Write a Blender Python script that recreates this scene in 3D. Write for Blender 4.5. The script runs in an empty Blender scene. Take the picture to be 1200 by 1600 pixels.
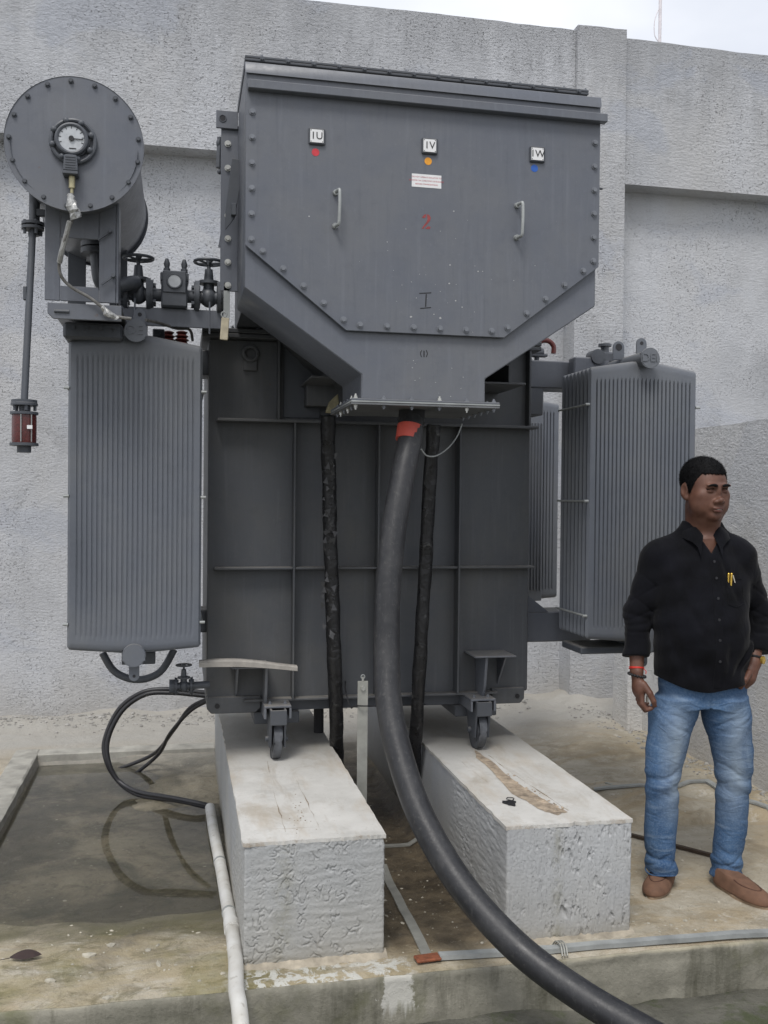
import bpy, bmesh, math, random
import numpy as np
from mathutils import Vector, Matrix, noise

# ------------------------------------------------------------------ camera, world, sun, exposure
scene = bpy.context.scene
C = scene.collection
R = math.radians
PI = math.pi
random.seed(7)

YAW, PITCH, ROLL, FPX, HCAM = R(11.9), R(-0.83), 0.010, 1520.0, 1.53
_f = Vector((math.sin(YAW) * math.cos(PITCH), math.cos(YAW) * math.cos(PITCH), math.sin(PITCH)))
_r0 = Vector((math.cos(YAW), -math.sin(YAW), 0))
_u0 = _r0.cross(_f)
_r = _r0 * math.cos(ROLL) + _u0 * math.sin(ROLL)
_u = _u0 * math.cos(ROLL) - _r0 * math.sin(ROLL)
cam_data = bpy.data.cameras.new('camera')
cam = bpy.data.objects.new('camera', cam_data)
C.objects.link(cam)
M3 = Matrix((_r, _u, -_f)).transposed()
cam.matrix_world = Matrix.Translation((0, 0, HCAM)) @ M3.to_4x4()
cam_data.sensor_fit = 'VERTICAL'
cam_data.sensor_height = 36.0
cam_data.lens = FPX / 1600 * 36.0
cam_data.clip_start = 0.05
cam_data.clip_end = 500
scene.camera = cam

def at(px, py, X=None, Y=None, Z=None, D=None):
    """a place in the scene: the survey ray through a photo pixel met with a real plane"""
    d = _f + _r * ((px - 600) / FPX) - _u * ((py - 800) / FPX)
    if X is not None: t = X / d.x
    elif Y is not None: t = Y / d.y
    elif Z is not None: t = (Z - HCAM) / d.z
    else: t = D
    return Vector((0, 0, HCAM)) + d * t

world = bpy.data.worlds.new('World')
scene.world = world
world.use_nodes = True
wn, wl = world.node_tree.nodes, world.node_tree.links
wn.clear()
SUN_EL, SUN_AZ = R(58), R(215)
out = wn.new('ShaderNodeOutputWorld')
bg = wn.new('ShaderNodeBackground'); bg.inputs[1].default_value = 0.10
sky = wn.new('ShaderNodeTexSky'); sky.sky_type = 'NISHITA'; sky.sun_disc = False
sky.sun_elevation = SUN_EL; sky.sun_rotation = SUN_AZ; sky.dust_density = 3.0; sky.air_density = 1.0
tc = wn.new('ShaderNodeTexCoord')
nz = wn.new('ShaderNodeTexNoise'); nz.inputs['Scale'].default_value = 2.2; nz.inputs['Detail'].default_value = 5
mp = wn.new('ShaderNodeMapping'); mp.inputs['Scale'].default_value = (1, 1, 2.2)
wl.new(tc.outputs['Generated'], mp.inputs[0]); wl.new(mp.outputs[0], nz.inputs['Vector'])
cr = wn.new('ShaderNodeValToRGB')
cr.color_ramp.elements[0].position = .34; cr.color_ramp.elements[0].color = (.66, .66, .66, 1)
cr.color_ramp.elements[1].position = .60; cr.color_ramp.elements[1].color = (1, 1, 1, 1)
wl.new(nz.outputs['Fac'], cr.inputs[0])
mix = wn.new('ShaderNodeMix'); mix.data_type = 'RGBA'
wl.new(cr.outputs[0], mix.inputs[0]); wl.new(sky.outputs[0], mix.inputs[6])
mix.inputs[7].default_value = (7.7, 7.9, 8.4, 1)       # the cloud sheet
wl.new(mix.outputs[2], bg.inputs[0]); wl.new(bg.outputs[0], out.inputs[0])

sun_d = bpy.data.lights.new('sun', 'SUN'); sun_d.energy = 1.5; sun_d.angle = R(18); sun_d.color = (1, .97, .93)
sun = bpy.data.objects.new('sun', sun_d); C.objects.link(sun)
sd = Vector((math.sin(R(206)) * math.cos(SUN_EL), math.cos(R(206)) * math.cos(SUN_EL), math.sin(SUN_EL)))
sky.sun_rotation = R(206)
sun.rotation_euler = sd.to_track_quat('Z', 'Y').to_euler()

scene.view_settings.view_transform = 'Standard'
scene.view_settings.look = 'None'
scene.view_settings.exposure = 0.42
scene.view_settings.gamma = 1.0
scene.view_settings.use_curve_mapping = False
scene.render.engine = 'CYCLES'
scene.cycles.max_bounces = 6

# ------------------------------------------------------------------ materials
class NT:
    def __init__(s, name):
        s.m = bpy.data.materials.new(name); s.m.use_nodes = True
        s.t = s.m.node_tree; s.n = s.t.nodes; s.l = s.t.links
        s.b = s.n['Principled BSDF']; s.tc = s.n.new('ShaderNodeTexCoord')
    def src(s, space='Object', scale=(1, 1, 1), loc=(0, 0, 0)):
        if space == 'World':
            o = s.n.new('ShaderNodeNewGeometry').outputs['Position']
        else:
            o = s.tc.outputs[space]
        m = s.n.new('ShaderNodeMapping'); m.inputs['Scale'].default_value = scale; m.inputs['Location'].default_value = loc
        s.l.new(o, m.inputs[0]); return m.outputs[0]
    def noise(s, vec, scale, detail=4, rough=.55, dist=0):
        n = s.n.new('ShaderNodeTexNoise'); s.l.new(vec, n.inputs['Vector'])
        n.inputs['Scale'].default_value = scale; n.inputs['Detail'].default_value = detail
        n.inputs['Roughness'].default_value = rough; n.inputs['Distortion'].default_value = dist
        return n.outputs['Fac']
    def vor(s, vec, scale, feature='F1', rnd=1):
        n = s.n.new('ShaderNodeTexVoronoi'); n.feature = feature; s.l.new(vec, n.inputs['Vector'])
        n.inputs['Scale'].default_value = scale; n.inputs['Randomness'].default_value = rnd
        return n.outputs['Distance']
    def ramp(s, f, a, b, lo=0, hi=1):
        n = s.n.new('ShaderNodeMapRange'); n.inputs[1].default_value = a; n.inputs[2].default_value = b
        n.inputs[3].default_value = lo; n.inputs[4].default_value = hi
        s.l.new(f, n.inputs[0]); return n.outputs[0]
    def math(s, op, a, b=None, c=None):
        n = s.n.new('ShaderNodeMath'); n.operation = op
        for i, v in enumerate((a, b, c)):
            if v is None: continue
            if isinstance(v, (int, float)): n.inputs[i].default_value = v
            else: s.l.new(v, n.inputs[i])
        return n.outputs[0]
    def mix(s, f, a, b, mode='MIX'):
        n = s.n.new('ShaderNodeMix'); n.data_type = 'RGBA'; n.blend_type = mode
        if isinstance(f, (int, float)): n.inputs[0].default_value = f
        else: s.l.new(f, n.inputs[0])
        for i, v in ((6, a), (7, b)):
            if isinstance(v, tuple): n.inputs[i].default_value = (*v[:3], 1)
            else: s.l.new(v, n.inputs[i])
        return n.outputs[2]
    def sep(s, vec):
        n = s.n.new('ShaderNodeSeparateXYZ'); s.l.new(vec, n.inputs[0]); return n.outputs
    def bump(s, h, strength, dist, prev=None):
        n = s.n.new('ShaderNodeBump'); n.inputs['Strength'].default_value = strength; n.inputs['Distance'].default_value = dist
        s.l.new(h, n.inputs['Height'])
        if prev is not None: s.l.new(prev, n.inputs['Normal'])
        return n.outputs[0]
    def done(s, col=None, rough=None, nrm=None, metal=0, spec=.5):
        for k, v in (('Base Color', col), ('Roughness', rough), ('Normal', nrm)):
            if v is None: continue
            if isinstance(v, tuple): s.b.inputs[k].default_value = (*v[:3], 1)
            elif isinstance(v, (int, float)): s.b.inputs[k].default_value = v
            else: s.l.new(v, s.b.inputs[k])
        s.b.inputs['Metallic'].default_value = metal
        s.b.inputs['Specular IOR Level'].default_value = spec
        return s.m

def mat_paint(name, col, rough=.5, dust=.35, speck=True):
    t = NT(name); w = t.src('World')
    big = t.noise(w, 2.1, 7, .66, .3)
    fine = t.noise(w, 60, 4)
    warm = (col[0] * 1.35 + .034, col[1] * 1.30 + .026, col[2] * 1.12 + .014)
    c = t.mix(t.math('MULTIPLY', t.ramp(big, .42, .70), dust), col, warm)
    if speck:
        streak = t.noise(t.src('World', (14, 14, .8)), 3, 5, .6)
        c = t.mix(t.math('MULTIPLY', t.ramp(streak, .54, .74), dust * .9), c, tuple(x * 1.3 + .028 for x in col))
        c = t.mix(t.math('MULTIPLY', t.ramp(t.noise(t.src('World', (20, 20, 1.2), (4, 4, 4)), 3, 4, .6), .58, .75), .35), c, tuple(x * .72 for x in col))
    c = t.mix(t.math('MULTIPLY', t.ramp(t.noise(w, 16, 7, .75), .52, .72), .30), c, tuple(x * .70 for x in col))
    c = t.mix(t.math('MULTIPLY', t.ramp(t.noise(w, 75, 5, .75), .60, .72), .30), c, tuple(x * 1.5 + .03 for x in col))
    if speck:
        v = t.vor(t.src('World', (1, 1, 1)), 24)
        rs = t.math('MULTIPLY', t.ramp(t.noise(w, 38, 5, .75), .67, .72), t.ramp(t.noise(w, 3.1, 3), .50, .60))
        c = t.mix(t.math('MULTIPLY', rs, .6), c, (.13, .07, .04))
        sp = t.math('MULTIPLY', t.ramp(v, .035, .015), t.ramp(t.noise(w, 5, 2), .52, .6))
        c = t.mix(t.math('MULTIPLY', sp, .45), c, (.36, .35, .33))
    gn = t.n.new('ShaderNodeNewGeometry'); up_ = t.sep(gn.outputs['True Normal'])[2]
    lie = t.math('MULTIPLY', t.ramp(up_, .55, .95), t.ramp(t.noise(w, 9, 5, .7), .3, .6, .25, .8))     # dust settled on ledges
    c = t.mix(lie, c, (.25, .235, .21))
    r = t.ramp(t.math('ADD', big, t.math('MULTIPLY', fine, .4)), .4, 1.0, rough - .12, rough + .2)
    n = t.bump(t.noise(w, 160, 3), .12, .002)
    n = t.bump(t.noise(w, 5, 3), .35, .006, n)
    return t.done(c, r, n, spec=.45)

def mat_plain(name, col, rough=.6, metal=0, var=.15, scale=40, bump=.15):
    t = NT(name); w = t.src('World')
    f = t.noise(w, scale, 5, .6)
    c = t.mix(t.ramp(f, .3, .7), tuple(x * (1 - var) for x in col), tuple(min(1, x * (1 + var)) for x in col))
    n = t.bump(t.noise(w, scale * 2.5, 3), bump, .002)
    return t.done(c, t.ramp(t.noise(w, scale * .5, 3), .3, .7, max(.05, rough - .1), min(1, rough + .1)), n, metal)

def mat_plaster(name, base, worm=22, depth=.010, stain=.3, dir_=(1, 1, 1), dark=.45, patch=1.0):
    """thrown plaster, painted: short broken furrows in a trowelled coat"""
    t = NT(name); w = t.src('World'); wd = t.src('World', dir_)
    n1 = t.noise(wd, worm, 1.5, .5, .7)
    ridge = t.math('ABSOLUTE', t.math('SUBTRACT', n1, .5))
    groove = t.ramp(ridge, .024, .004)
    cell = t.ramp(t.noise(t.src('World', dir_, (9, 4, 2)), worm * 1.7, 1, .5), .54, .60)     # breaks the furrows into dashes
    dens = t.ramp(t.noise(w, 1.5, 5, .65), .42, .60, .05, 1)
    g = t.math('MULTIPLY', t.math('MULTIPLY', groove, cell), dens)
    lump = t.noise(wd, worm * 1.3, 4, .7)
    brush = t.noise(t.src('World', (1.2, 1.2, 5)), worm * .35, 5, .65)
    soft = t.noise(w, worm * .25, 3, .5)
    h = t.math('ADD', t.math('MULTIPLY', lump, .75), t.math('ADD', t.math('MULTIPLY', brush, .45), t.math('MULTIPLY', soft, .6)))
    h = t.math('SUBTRACT', h, t.math('MULTIPLY', g, .9))
    n = t.bump(h, .9, depth)
    cloud = t.noise(w, .9, 6, .65)
    c = t.mix(t.ramp(cloud, .32, .68), tuple(x * (1 - .13 * patch) for x in base), tuple(min(1, x * (1 + .10 * patch)) for x in base))
    pt = t.ramp(t.noise(t.src('World', (1, 1, .6), (3, 3, 3)), 2.4, 5, .6, .4), .50, .56)
    c = t.mix(t.math('MULTIPLY', pt, .35 * patch), c, tuple(min(1, x * 1.14) for x in base))
    warm = t.ramp(t.noise(t.src('World', (1.2, 1.2, .35), (3, 1, 0)), 1.1, 5, .6), .48, .72)
    c = t.mix(t.math('MULTIPLY', warm, stain), c, (base[0] * 1.0, base[1] * .95, base[2] * .86))
    run = t.ramp(t.noise(t.src('World', (7, 7, .5)), 1.3, 5, .65), .55, .8)
    c = t.mix(t.math('MULTIPLY', run, stain * .8), c, tuple(x * .70 for x in base))
    z = t.sep(w)[2]
    grime = t.math('MULTIPLY', t.ramp(t.math('ADD', z, t.math('MULTIPLY', t.noise(t.src('World', (4, 4, .6)), 2.2, 6, .7), 1.6)), 5.2, 5.75), .38 * patch)
    c = t.mix(grime, c, tuple(x * .62 for x in base))
    bl = t.ramp(t.noise(t.src('World', (.8, 1, 1.1), (6, 1, 2)), 1.5, 5, .6, .6), .54, .62)
    c = t.mix(t.math('MULTIPLY', bl, .30 * patch), c, (base[0] * .80, base[1] * .84, base[2] * .93))
    foot = t.math('MULTIPLY', t.ramp(t.math('ADD', z, t.math('MULTIPLY', t.noise(w, 3, 4), .5)), .58, .22), .5)
    c = t.mix(foot, c, (base[0] * .82, base[1] * .75, base[2] * .63))
    c = t.mix(t.math('MULTIPLY', t.ramp(t.noise(wd, worm * 2.2, 3, .6), .42, .28), .22), c, tuple(x * .6 for x in base))
    if 'plinth' in name:
        x_ = t.sep(w)[0]
        for xc_, wd_ in ((.345, .05), (1.30, .03)):
            sm = t.math('MULTIPLY', t.ramp(t.math('ABSOLUTE', t.math('SUBTRACT', x_, xc_)), wd_, .005), t.ramp(t.noise(w, 26, 6, .75), .42, .60))
            c = t.mix(t.math('MULTIPLY', sm, .45), c, (.20, .19, .13))
        c = t.mix(t.math('MULTIPLY', t.ramp(t.math('ADD', z, t.math('MULTIPLY', t.noise(w, 9, 5, .7), .12)), .12, .05), .55), c, (.27, .25, .20))
    c = t.mix(t.math('MULTIPLY', g, dark), c, tuple(x * .30 for x in base))  # furrows darkened in the colour too, adding to the weak shading of the bump
    return t.done(c, .88, n, spec=.25)

PAINT = (.114, .124, .147)
M = {}
M['paint'] = mat_paint('grey_paint', PAINT, .36)
M['paint_tank'] = mat_paint('grey_paint_shaded', (.072, .077, .086), .52, .4)  # darker copy of the grey paint: the tank's shade is in the colour
M['paint_rad'] = mat_paint('grey_paint_radiator', (.125, .137, .160), .38, .35, False)
M['paint_dark'] = mat_paint('dark_grey_paint', (.065, .072, .085), .5, .2, False)
M['valve'] = mat_plain('valve_grey', (.075, .082, .095), .45)
M['bolt'] = mat_plain('bolt_painted', (.17, .18, .20), .4, .2)
M['bolt_steel'] = mat_plain('bolt_zinc', (.48, .48, .45), .35, .6)
M['brass'] = mat_plain('brass', (.40, .36, .22), .4, .5)
M['fleck'] = mat_plain('fleck_white', (.40, .40, .40), .6)
M['gauge'] = mat_plain('gauge_face', (.46, .48, .50), .35, 0, .1, 60)
M['black'] = mat_plain('black_ink', (.012, .012, .014), .5)
M['white'] = mat_plain('white_enamel', (.74, .74, .74), .45, 0, .05)
M['red'] = mat_plain('red_spot', (.55, .035, .05), .5)
M['amber'] = mat_plain('amber_spot', (.75, .32, .02), .5)
M['blue'] = mat_plain('blue_spot', (.015, .10, .42), .5)
M['stencil'] = mat_plain('stencil_red', (.26, .045, .045), .6, 0, .3)
M['redink'] = mat_plain('label_red_ink', (.45, .06, .08), .6)
M['silica'] = mat_plain('silica_red', (.085, .018, .016), .25, 0, .4, 120)
M['redpipe'] = mat_plain('red_oxide', (.11, .024, .020), .4)
M['tape'] = mat_plain('red_tape', (.50, .075, .05), .5, 0, .12, 25)
M['rubber'] = mat_plain('black_rubber', (.016, .016, .018), .55)
M['galv'] = mat_plain('galvanised', (.34, .34, .31), .5, .35, .2, 14)
M['galvgrey'] = mat_plain('galvanised_grey', (.33, .345, .34), .55, .25, .2, 14)
M['rust'] = mat_plain('rust', (.20, .065, .03), .85, 0, .4, 60)
M['leadgrey'] = mat_plain('foil', (.40, .40, .39), .38, .5, .25, 90, .6)
M['pvc'] = None
M['hose'] = mat_plain('hose', (.022, .022, .025), .4)
def m_pipe():
    t = NT('black_conduit'); w = t.src('World')
    f = t.noise(w, 9, 6, .7); s = t.noise(t.src('Object', (30, 30, 3)), 4, 5, .7)
    c = t.mix(t.ramp(f, .45, .75), (.016, .0165, .019), (.042, .042, .044))
    c = t.mix(t.math('MULTIPLY', t.ramp(s, .56, .72), .5), c, (.085, .085, .085))
    c = t.mix(t.math('MULTIPLY', t.ramp(t.noise(w, 55, 4, .7), .58, .7), .3), c, (.12, .115, .105))
    return t.done(c, t.ramp(f, .3, .7, .34, .56), t.bump(t.noise(w, 40, 5, .7), .35, .003), spec=.5)
M['conduit'] = m_pipe()

def m_wrap():
    t = NT('torn_black_wrap'); w = t.src('World')
    f = t.noise(w, 16, 5, .6, 1.0)
    c = t.mix(t.ramp(f, .62, .7), (.012, .012, .013), (.09, .09, .088))
    return t.done(c, t.ramp(t.noise(w, 30, 3), .3, .7, .22, .6), t.bump(f, .9, .012))
M['wrap'] = m_wrap()

def m_pvc():
    t = NT('pvc'); w = t.src('World')
    c = t.mix(t.ramp(t.noise(w, 5, 5, .6), .4, .75), (.62, .62, .60), (.42, .40, .35))
    c = t.mix(t.math('MULTIPLY', t.ramp(t.noise(w, 40, 4), .62, .7), .4), c, (.2, .18, .14))
    return t.done(c, .42, t.bump(t.noise(w, 30, 3), .1, .002))
M['pvc'] = m_pvc()

def m_concrete(name, kind):
    """kind: slab | basin | edge | dirt"""
    t = NT(name); w = t.src('World'); x, y, z = t.sep(w)
    n0 = t.noise(w, 1.5, 8, .68, .5); n1 = t.noise(w, 5, 8, .7, .4); n2 = t.noise(w, 30, 6, .7)
    st = t.noise(t.src('World', (.8, 2.2, 1), (5, 2, 0)), 1.8, 7, .65, .8)
    c = t.mix(t.ramp(n1, .32, .68), (.33, .285, .205), (.47, .43, .35))
    c = t.mix(t.math('MULTIPLY', t.ramp(n0, .47, .64), .75), c, (.55, .515, .435))
    c = t.mix(t.math('MULTIPLY', t.ramp(st, .48, .64), .62), c, (.41, .315, .185))          # ochre stain
    c = t.mix(t.math('MULTIPLY', t.ramp(t.noise(t.src('World', (1, 1, 1), (8, 8, 0)), 3.2, 7, .7, .6), .54, .63), .5), c, (.20, .165, .11))
    salt = t.math('MULTIPLY', t.ramp(t.noise(w, 7, 8, .75, .3), .58, .64), .8)
    c = t.mix(t.math('MULTIPLY', salt, .6), c, (.66, .635, .58))
    chips = t.ramp(t.vor(w, 26), .16, .10)
    c = t.mix(t.math('MULTIPLY', chips, t.math('MULTIPLY', t.ramp(t.noise(w, 4, 3), .55, .62), .6)), c, (.60, .58, .52))
    # the whole pan and the strip between the plinths is dark and mossy
    wet = t.math('MULTIPLY', t.ramp(t.math('ADD', z, t.math('MULTIPLY', n1, .03)), .010, -.012), 1)
    dk = t.mix(t.ramp(n1, .35, .68), (.082, .075, .054), (.20, .18, .132))
    dk = t.mix(t.math('MULTIPLY', t.ramp(n0, .46, .60), .85), dk, (.34, .30, .22))
    dk = t.mix(t.math('MULTIPLY', t.ramp(t.noise(w, 11, 8, .8, .6), .50, .64), .6), dk, (.075, .066, .045))
    dk = t.mix(t.math('MULTIPLY', t.ramp(t.noise(t.src('World', (1, 1, 1), (2, 9, 0)), 6, 8, .8, .5), .56, .66), .5), dk, (.33, .30, .24))
    moss = t.math('MULTIPLY', t.ramp(t.noise(w, 2.6, 6, .7, .4), .46, .60), 1)
    dk = t.mix(t.math('MULTIPLY', moss, t.ramp(y, 3.9, 3.4, 0, .75)), dk, (.125, .122, .045))
    dk = t.mix(t.math('MULTIPLY', t.math('MULTIPLY', chips, t.ramp(t.noise(w, 3, 3), .5, .6)), .7), dk, (.42, .40, .33))
    c = t.mix(wet, c, dk)
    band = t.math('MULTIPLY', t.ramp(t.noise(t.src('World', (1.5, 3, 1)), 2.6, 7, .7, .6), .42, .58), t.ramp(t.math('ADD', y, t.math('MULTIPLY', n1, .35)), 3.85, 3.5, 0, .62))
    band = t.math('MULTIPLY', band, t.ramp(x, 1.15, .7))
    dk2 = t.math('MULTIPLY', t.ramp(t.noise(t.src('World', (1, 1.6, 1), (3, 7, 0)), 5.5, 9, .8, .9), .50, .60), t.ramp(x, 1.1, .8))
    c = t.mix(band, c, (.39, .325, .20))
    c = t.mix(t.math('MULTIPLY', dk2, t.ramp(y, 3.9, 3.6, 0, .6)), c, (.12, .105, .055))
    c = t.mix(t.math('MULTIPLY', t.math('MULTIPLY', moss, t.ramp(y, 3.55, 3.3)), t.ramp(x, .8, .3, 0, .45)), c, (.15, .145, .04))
    c = t.mix(t.math('MULTIPLY', t.ramp(n2, .56, .72), .35), c, (.10, .085, .06))
    far = t.ramp(t.math('ADD', y, t.math('MULTIPLY', n0, .8)), 5.9, 6.7, 0, .85)
    brown = t.math('MULTIPLY', t.ramp(t.noise(t.src('World', (1, 1, 1), (11, 4, 0)), 2.3, 9, .75, .6), .50, .60), .5)
    c = t.mix(t.math('MULTIPLY', brown, t.ramp(x, 1.2, 1.6)), c, (.25, .20, .125))
    c = t.mix(far, c, (.37, .36, .335))
    soil = t.math('MULTIPLY', t.math('MULTIPLY', t.ramp(x, .66, .74), t.ramp(x, 1.16, 1.08)), t.ramp(t.math('ADD', y, t.math('MULTIPLY', n1, .2)), 3.20, 3.34))
    sc_ = t.mix(t.ramp(t.noise(w, 8, 8, .75), .40, .62), (.055, .042, .028), (.16, .125, .08))
    sc_ = t.mix(t.math('MULTIPLY', t.ramp(t.noise(w, 24, 7, .8), .60, .66), .7), sc_, (.36, .33, .26))
    c = t.mix(t.math('MULTIPLY', soil, t.ramp(y, 6.2, 5.6, 0, .9)), c, sc_)
    pd = t.math('MULTIPLY', t.math('MULTIPLY', t.ramp(y, 3.17, 3.12), t.ramp(t.math('ABSOLUTE', t.math('SUBTRACT', x, .46)), .32, .26)), t.ramp(t.noise(w, 16, 6, .7, .8), .48, .53))
    c = t.mix(t.math('MULTIPLY', pd, .9), c, (.58, .58, .54))
    n = t.bump(t.noise(w, 9, 9, .75), .9, .018); n = t.bump(n2, .8, .006, n)
    c = t.mix(t.math('MULTIPLY', t.ramp(t.noise(w, 60, 6, .8), .40, .30), .45), c, (.09, .08, .06))
    return t.done(c, t.math('ADD', t.ramp(n1, .3, .7, .55, .85), t.math('MULTIPLY', wet, -.25)), n, spec=.35)
M['slab'] = m_concrete('weathered_slab', 'slab')

def m_edge():
    t = NT('slab_face'); w = t.src('World'); x, y, z = t.sep(w)
    n1 = t.noise(w, 4, 8, .7); n2 = t.noise(w, 24, 6, .7)
    c = t.mix(t.ramp(n1, .35, .68), (.15, .145, .115), (.30, .285, .235))
    c = t.mix(t.math('MULTIPLY', t.ramp(t.noise(t.src('World', (3, 1, .4)), 2.5, 6, .7), .52, .66), .7), c, (.075, .072, .05))
    c = t.mix(t.math('MULTIPLY', t.ramp(t.noise(w, 3.3, 6), .55, .66), .55), c, (.10, .105, .035))
    # white paint that ran down under the left plinth
    dx = t.math('ABSOLUTE', t.math('SUBTRACT', x, .70))
    sp = t.math('SUBTRACT', t.ramp(dx, .0, .11, 1, 0), t.math('MULTIPLY', t.ramp(n2, .3, .7), .55))
    dripn = t.noise(t.src('World', (26, 1, 1.5)), 2, 4)
    sp = t.math('MULTIPLY', t.ramp(sp, .22, .32), t.ramp(t.math('ADD', z, t.math('MULTIPLY', dripn, .16)), -.06, -.02))
    c = t.mix(t.math('MULTIPLY', sp, .8), c, (.52, .51, .47))
    c = t.mix(t.math('MULTIPLY', t.ramp(t.math('ADD', z, t.math('MULTIPLY', n1, .03)), .0, .018), .7), c, (.50, .44, .30))
    n = t.bump(n1, .6, .02); n = t.bump(n2, .8, .006, n)
    return t.done(c, .8, n, spec=.3)
M['edge'] = m_edge()

def m_plinth():
    t = NT('plinth_top_screed'); w = t.src('World'); x, y, z = t.sep(w)
    n1 = t.noise(w, 6, 7, .65); n2 = t.noise(w, 45, 5, .7)
    c = t.mix(t.ramp(n1, .3, .7), (.50, .49, .46), (.63, .62, .59))
    c = t.mix(t.math('MULTIPLY', t.ramp(t.noise(t.src('World', (3, .7, 1)), 2.6, 6, .65), .5, .68), .5), c, (.42, .34, .24))
    c = t.mix(t.math('MULTIPLY', t.ramp(n2, .60, .70), .35), c, (.26, .22, .17))
    c = t.mix(t.math('MULTIPLY', t.ramp(t.noise(t.src('World', (2.2, .8, 1), (7, 3, 1)), 3.4, 8, .72, .7), .52, .66), .5), c, (.36, .315, .25))
    c = t.mix(t.math('MULTIPLY', t.ramp(t.noise(w, 4, 6, .7), .56, .70), .4), c, (.34, .34, .32))
    under = t.math('MULTIPLY', t.ramp(t.math('ADD', y, t.math('MULTIPLY', n1, .25)), 4.1, 4.45), .55)  # shade below the tank painted into the screed colour
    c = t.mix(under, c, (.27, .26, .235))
    edge_ = t.math('MULTIPLY', t.ramp(t.math('ADD', y, t.math('MULTIPLY', n2, .05)), 3.215, 3.185), t.ramp(t.noise(w, 12, 5, .7), .52, .60))
    c = t.mix(t.math('MULTIPLY', edge_, .7), c, (.23, .16, .09))
    n = t.bump(n1, .4, .010); n = t.bump(n2, .4, .002, n)
    return t.done(c, .75, n, spec=.3)
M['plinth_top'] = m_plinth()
M['plaster'] = mat_plaster('grey_rough_plaster', (.450, .460, .480), 34, .016, .45, (1, 1, 1.5), .75, 1.45)
M['plaster_side'] = mat_plaster('grey_plaster_side', (.62, .625, .63), 34, .014, .35, (1, 1, 1.4), .6)
M['plaster_recess'] = mat_plaster('grey_plaster_recess', (.462, .472, .492), 40, .010, .35, (1, 1, 1.4), .55, 1.4)
M['plinth_a'] = mat_plaster('plinth_plaster_curled', (.39, .40, .405), 90, .002, .35, (1, 1, 1), .10)
M['plinth_b'] = mat_plaster('plinth_plaster_combed', (.41, .42, .43), 90, .002, .25, (1, 1, .42), .10)
M['debris'] = mat_plain('debris', (.31, .30, .28), .9, 0, .45, 18)
M['chip'] = mat_plain('chip', (.38, .355, .29), .8, 0, .35, 22)
M['leaf'] = mat_plain('dry_leaf', (.035, .02, .018), .7, 0, .3, 60)

def m_ground():
    t = NT('mossy_ground'); w = t.src('World')
    n1 = t.noise(w, 3, 8, .7); n2 = t.noise(w, 22, 6, .7)
    c = t.mix(t.ramp(n1, .35, .65), (.045, .045, .034), (.15, .145, .12))
    c = t.mix(t.math('MULTIPLY', t.ramp(t.noise(w, 4.5, 6, .65), .52, .6), .7), c, (.05, .065, .02))
    n = t.bump(n1, .8, .04); n = t.bump(n2, 1, .01, n)
    return t.done(c, .8, n)
M['ground'] = m_ground()

def m_water():
    t = NT('rain_water'); w = t.src('World')
    t.b.inputs['Transmission Weight'].default_value = 1.0
    t.b.inputs['IOR'].default_value = 1.33
    return t.done((.80, .80, .74), .03, t.bump(t.noise(w, 3, 2), .06, .01))
M['water'] = m_water()

# cloth, skin
def m_cloth():
    t = NT('black_shirt_cloth'); w = t.src('Object')
    c = t.mix(t.ramp(t.noise(w, 9, 5), .35, .7), (.0030, .0031, .0042), (.0065, .0068, .010))
    n = t.bump(t.noise(w, 400, 2), .25, .0008)
    n = t.bump(t.noise(t.src('Object', (1, 1, .45)), 16, 4, .55, .8), .55, .012, n)
    t.b.inputs['Sheen Weight'].default_value = .06
    return t.done(c, .85, n, spec=.10)
M['shirt'] = m_cloth()
def m_denim():
    t = NT('washed_denim'); w = t.src('Object'); x, y, z = t.sep(w)
    n0 = t.noise(t.src('Object', (1.3, 1.3, .8)), 6, 6, .65, .5)
    f = t.noise(w, 140, 3, .7)
    c = t.mix(t.ramp(n0, .3, .7), (.030, .072, .160), (.085, .155, .270))
    # rubbed fronts of thigh and knee: pale wash
    ex = t.math('ABSOLUTE', t.math('SUBTRACT', t.math('ABSOLUTE', t.math('SUBTRACT', x, .002)), .118))
    wash = t.math('MULTIPLY', t.ramp(ex, .075, .01), t.math('MULTIPLY', t.ramp(z, .24, .40), t.ramp(z, .80, .64)))
    c = t.mix(t.math('MULTIPLY', wash, t.ramp(n0, .25, .6, .15, .75)), c, (.29, .345, .40))
    whisk = t.ramp(t.noise(t.src('Object', (1.2, 1, 7)), 5, 4, .6, .4), .56, .68)
    c = t.mix(t.math('MULTIPLY', whisk, .35), c, (.24, .31, .40))
    c = t.mix(t.math('MULTIPLY', t.ramp(f, .45, .65), .25), c, (.24, .32, .42))
    n = t.bump(t.noise(w, 500, 2), .3, .001)
    n = t.bump(t.noise(t.src('Object', (1, 1, 2.2)), 14, 4, .5, 1.2), .55, .010, n)
    return t.done(c, .85, n, spec=.2)
M['denim'] = m_denim()
def m_skin():
    t = NT('skin'); w = t.src('Object')
    c = t.mix(t.ramp(t.noise(w, 22, 5), .35, .68), (.100, .044, .029), (.155, .074, .050))
    c = t.mix(t.math('MULTIPLY', t.ramp(t.noise(w, 190, 3), .5, .7), .25), c, (.085, .038, .026))
    t.b.inputs['Subsurface Weight'].default_value = .06
    t.b.inputs['Subsurface Radius'].default_value = (.012, .005, .003)
    return t.done(c, .5, t.bump(t.noise(w, 260, 3), .2, .001), spec=.4)
M['skin'] = m_skin()
def m_hair():
    t = NT('black_hair'); w = t.src('Object')
    f = t.noise(t.src('Object', (1, 1, .35)), 190, 3, .7)
    c = t.mix(t.ramp(f, .5, .75), (.004, .004, .0045), (.013, .013, .014))
    return t.done(c, .7, t.bump(f, .6, .002), spec=.12)
M['hair'] = m_hair()
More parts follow.
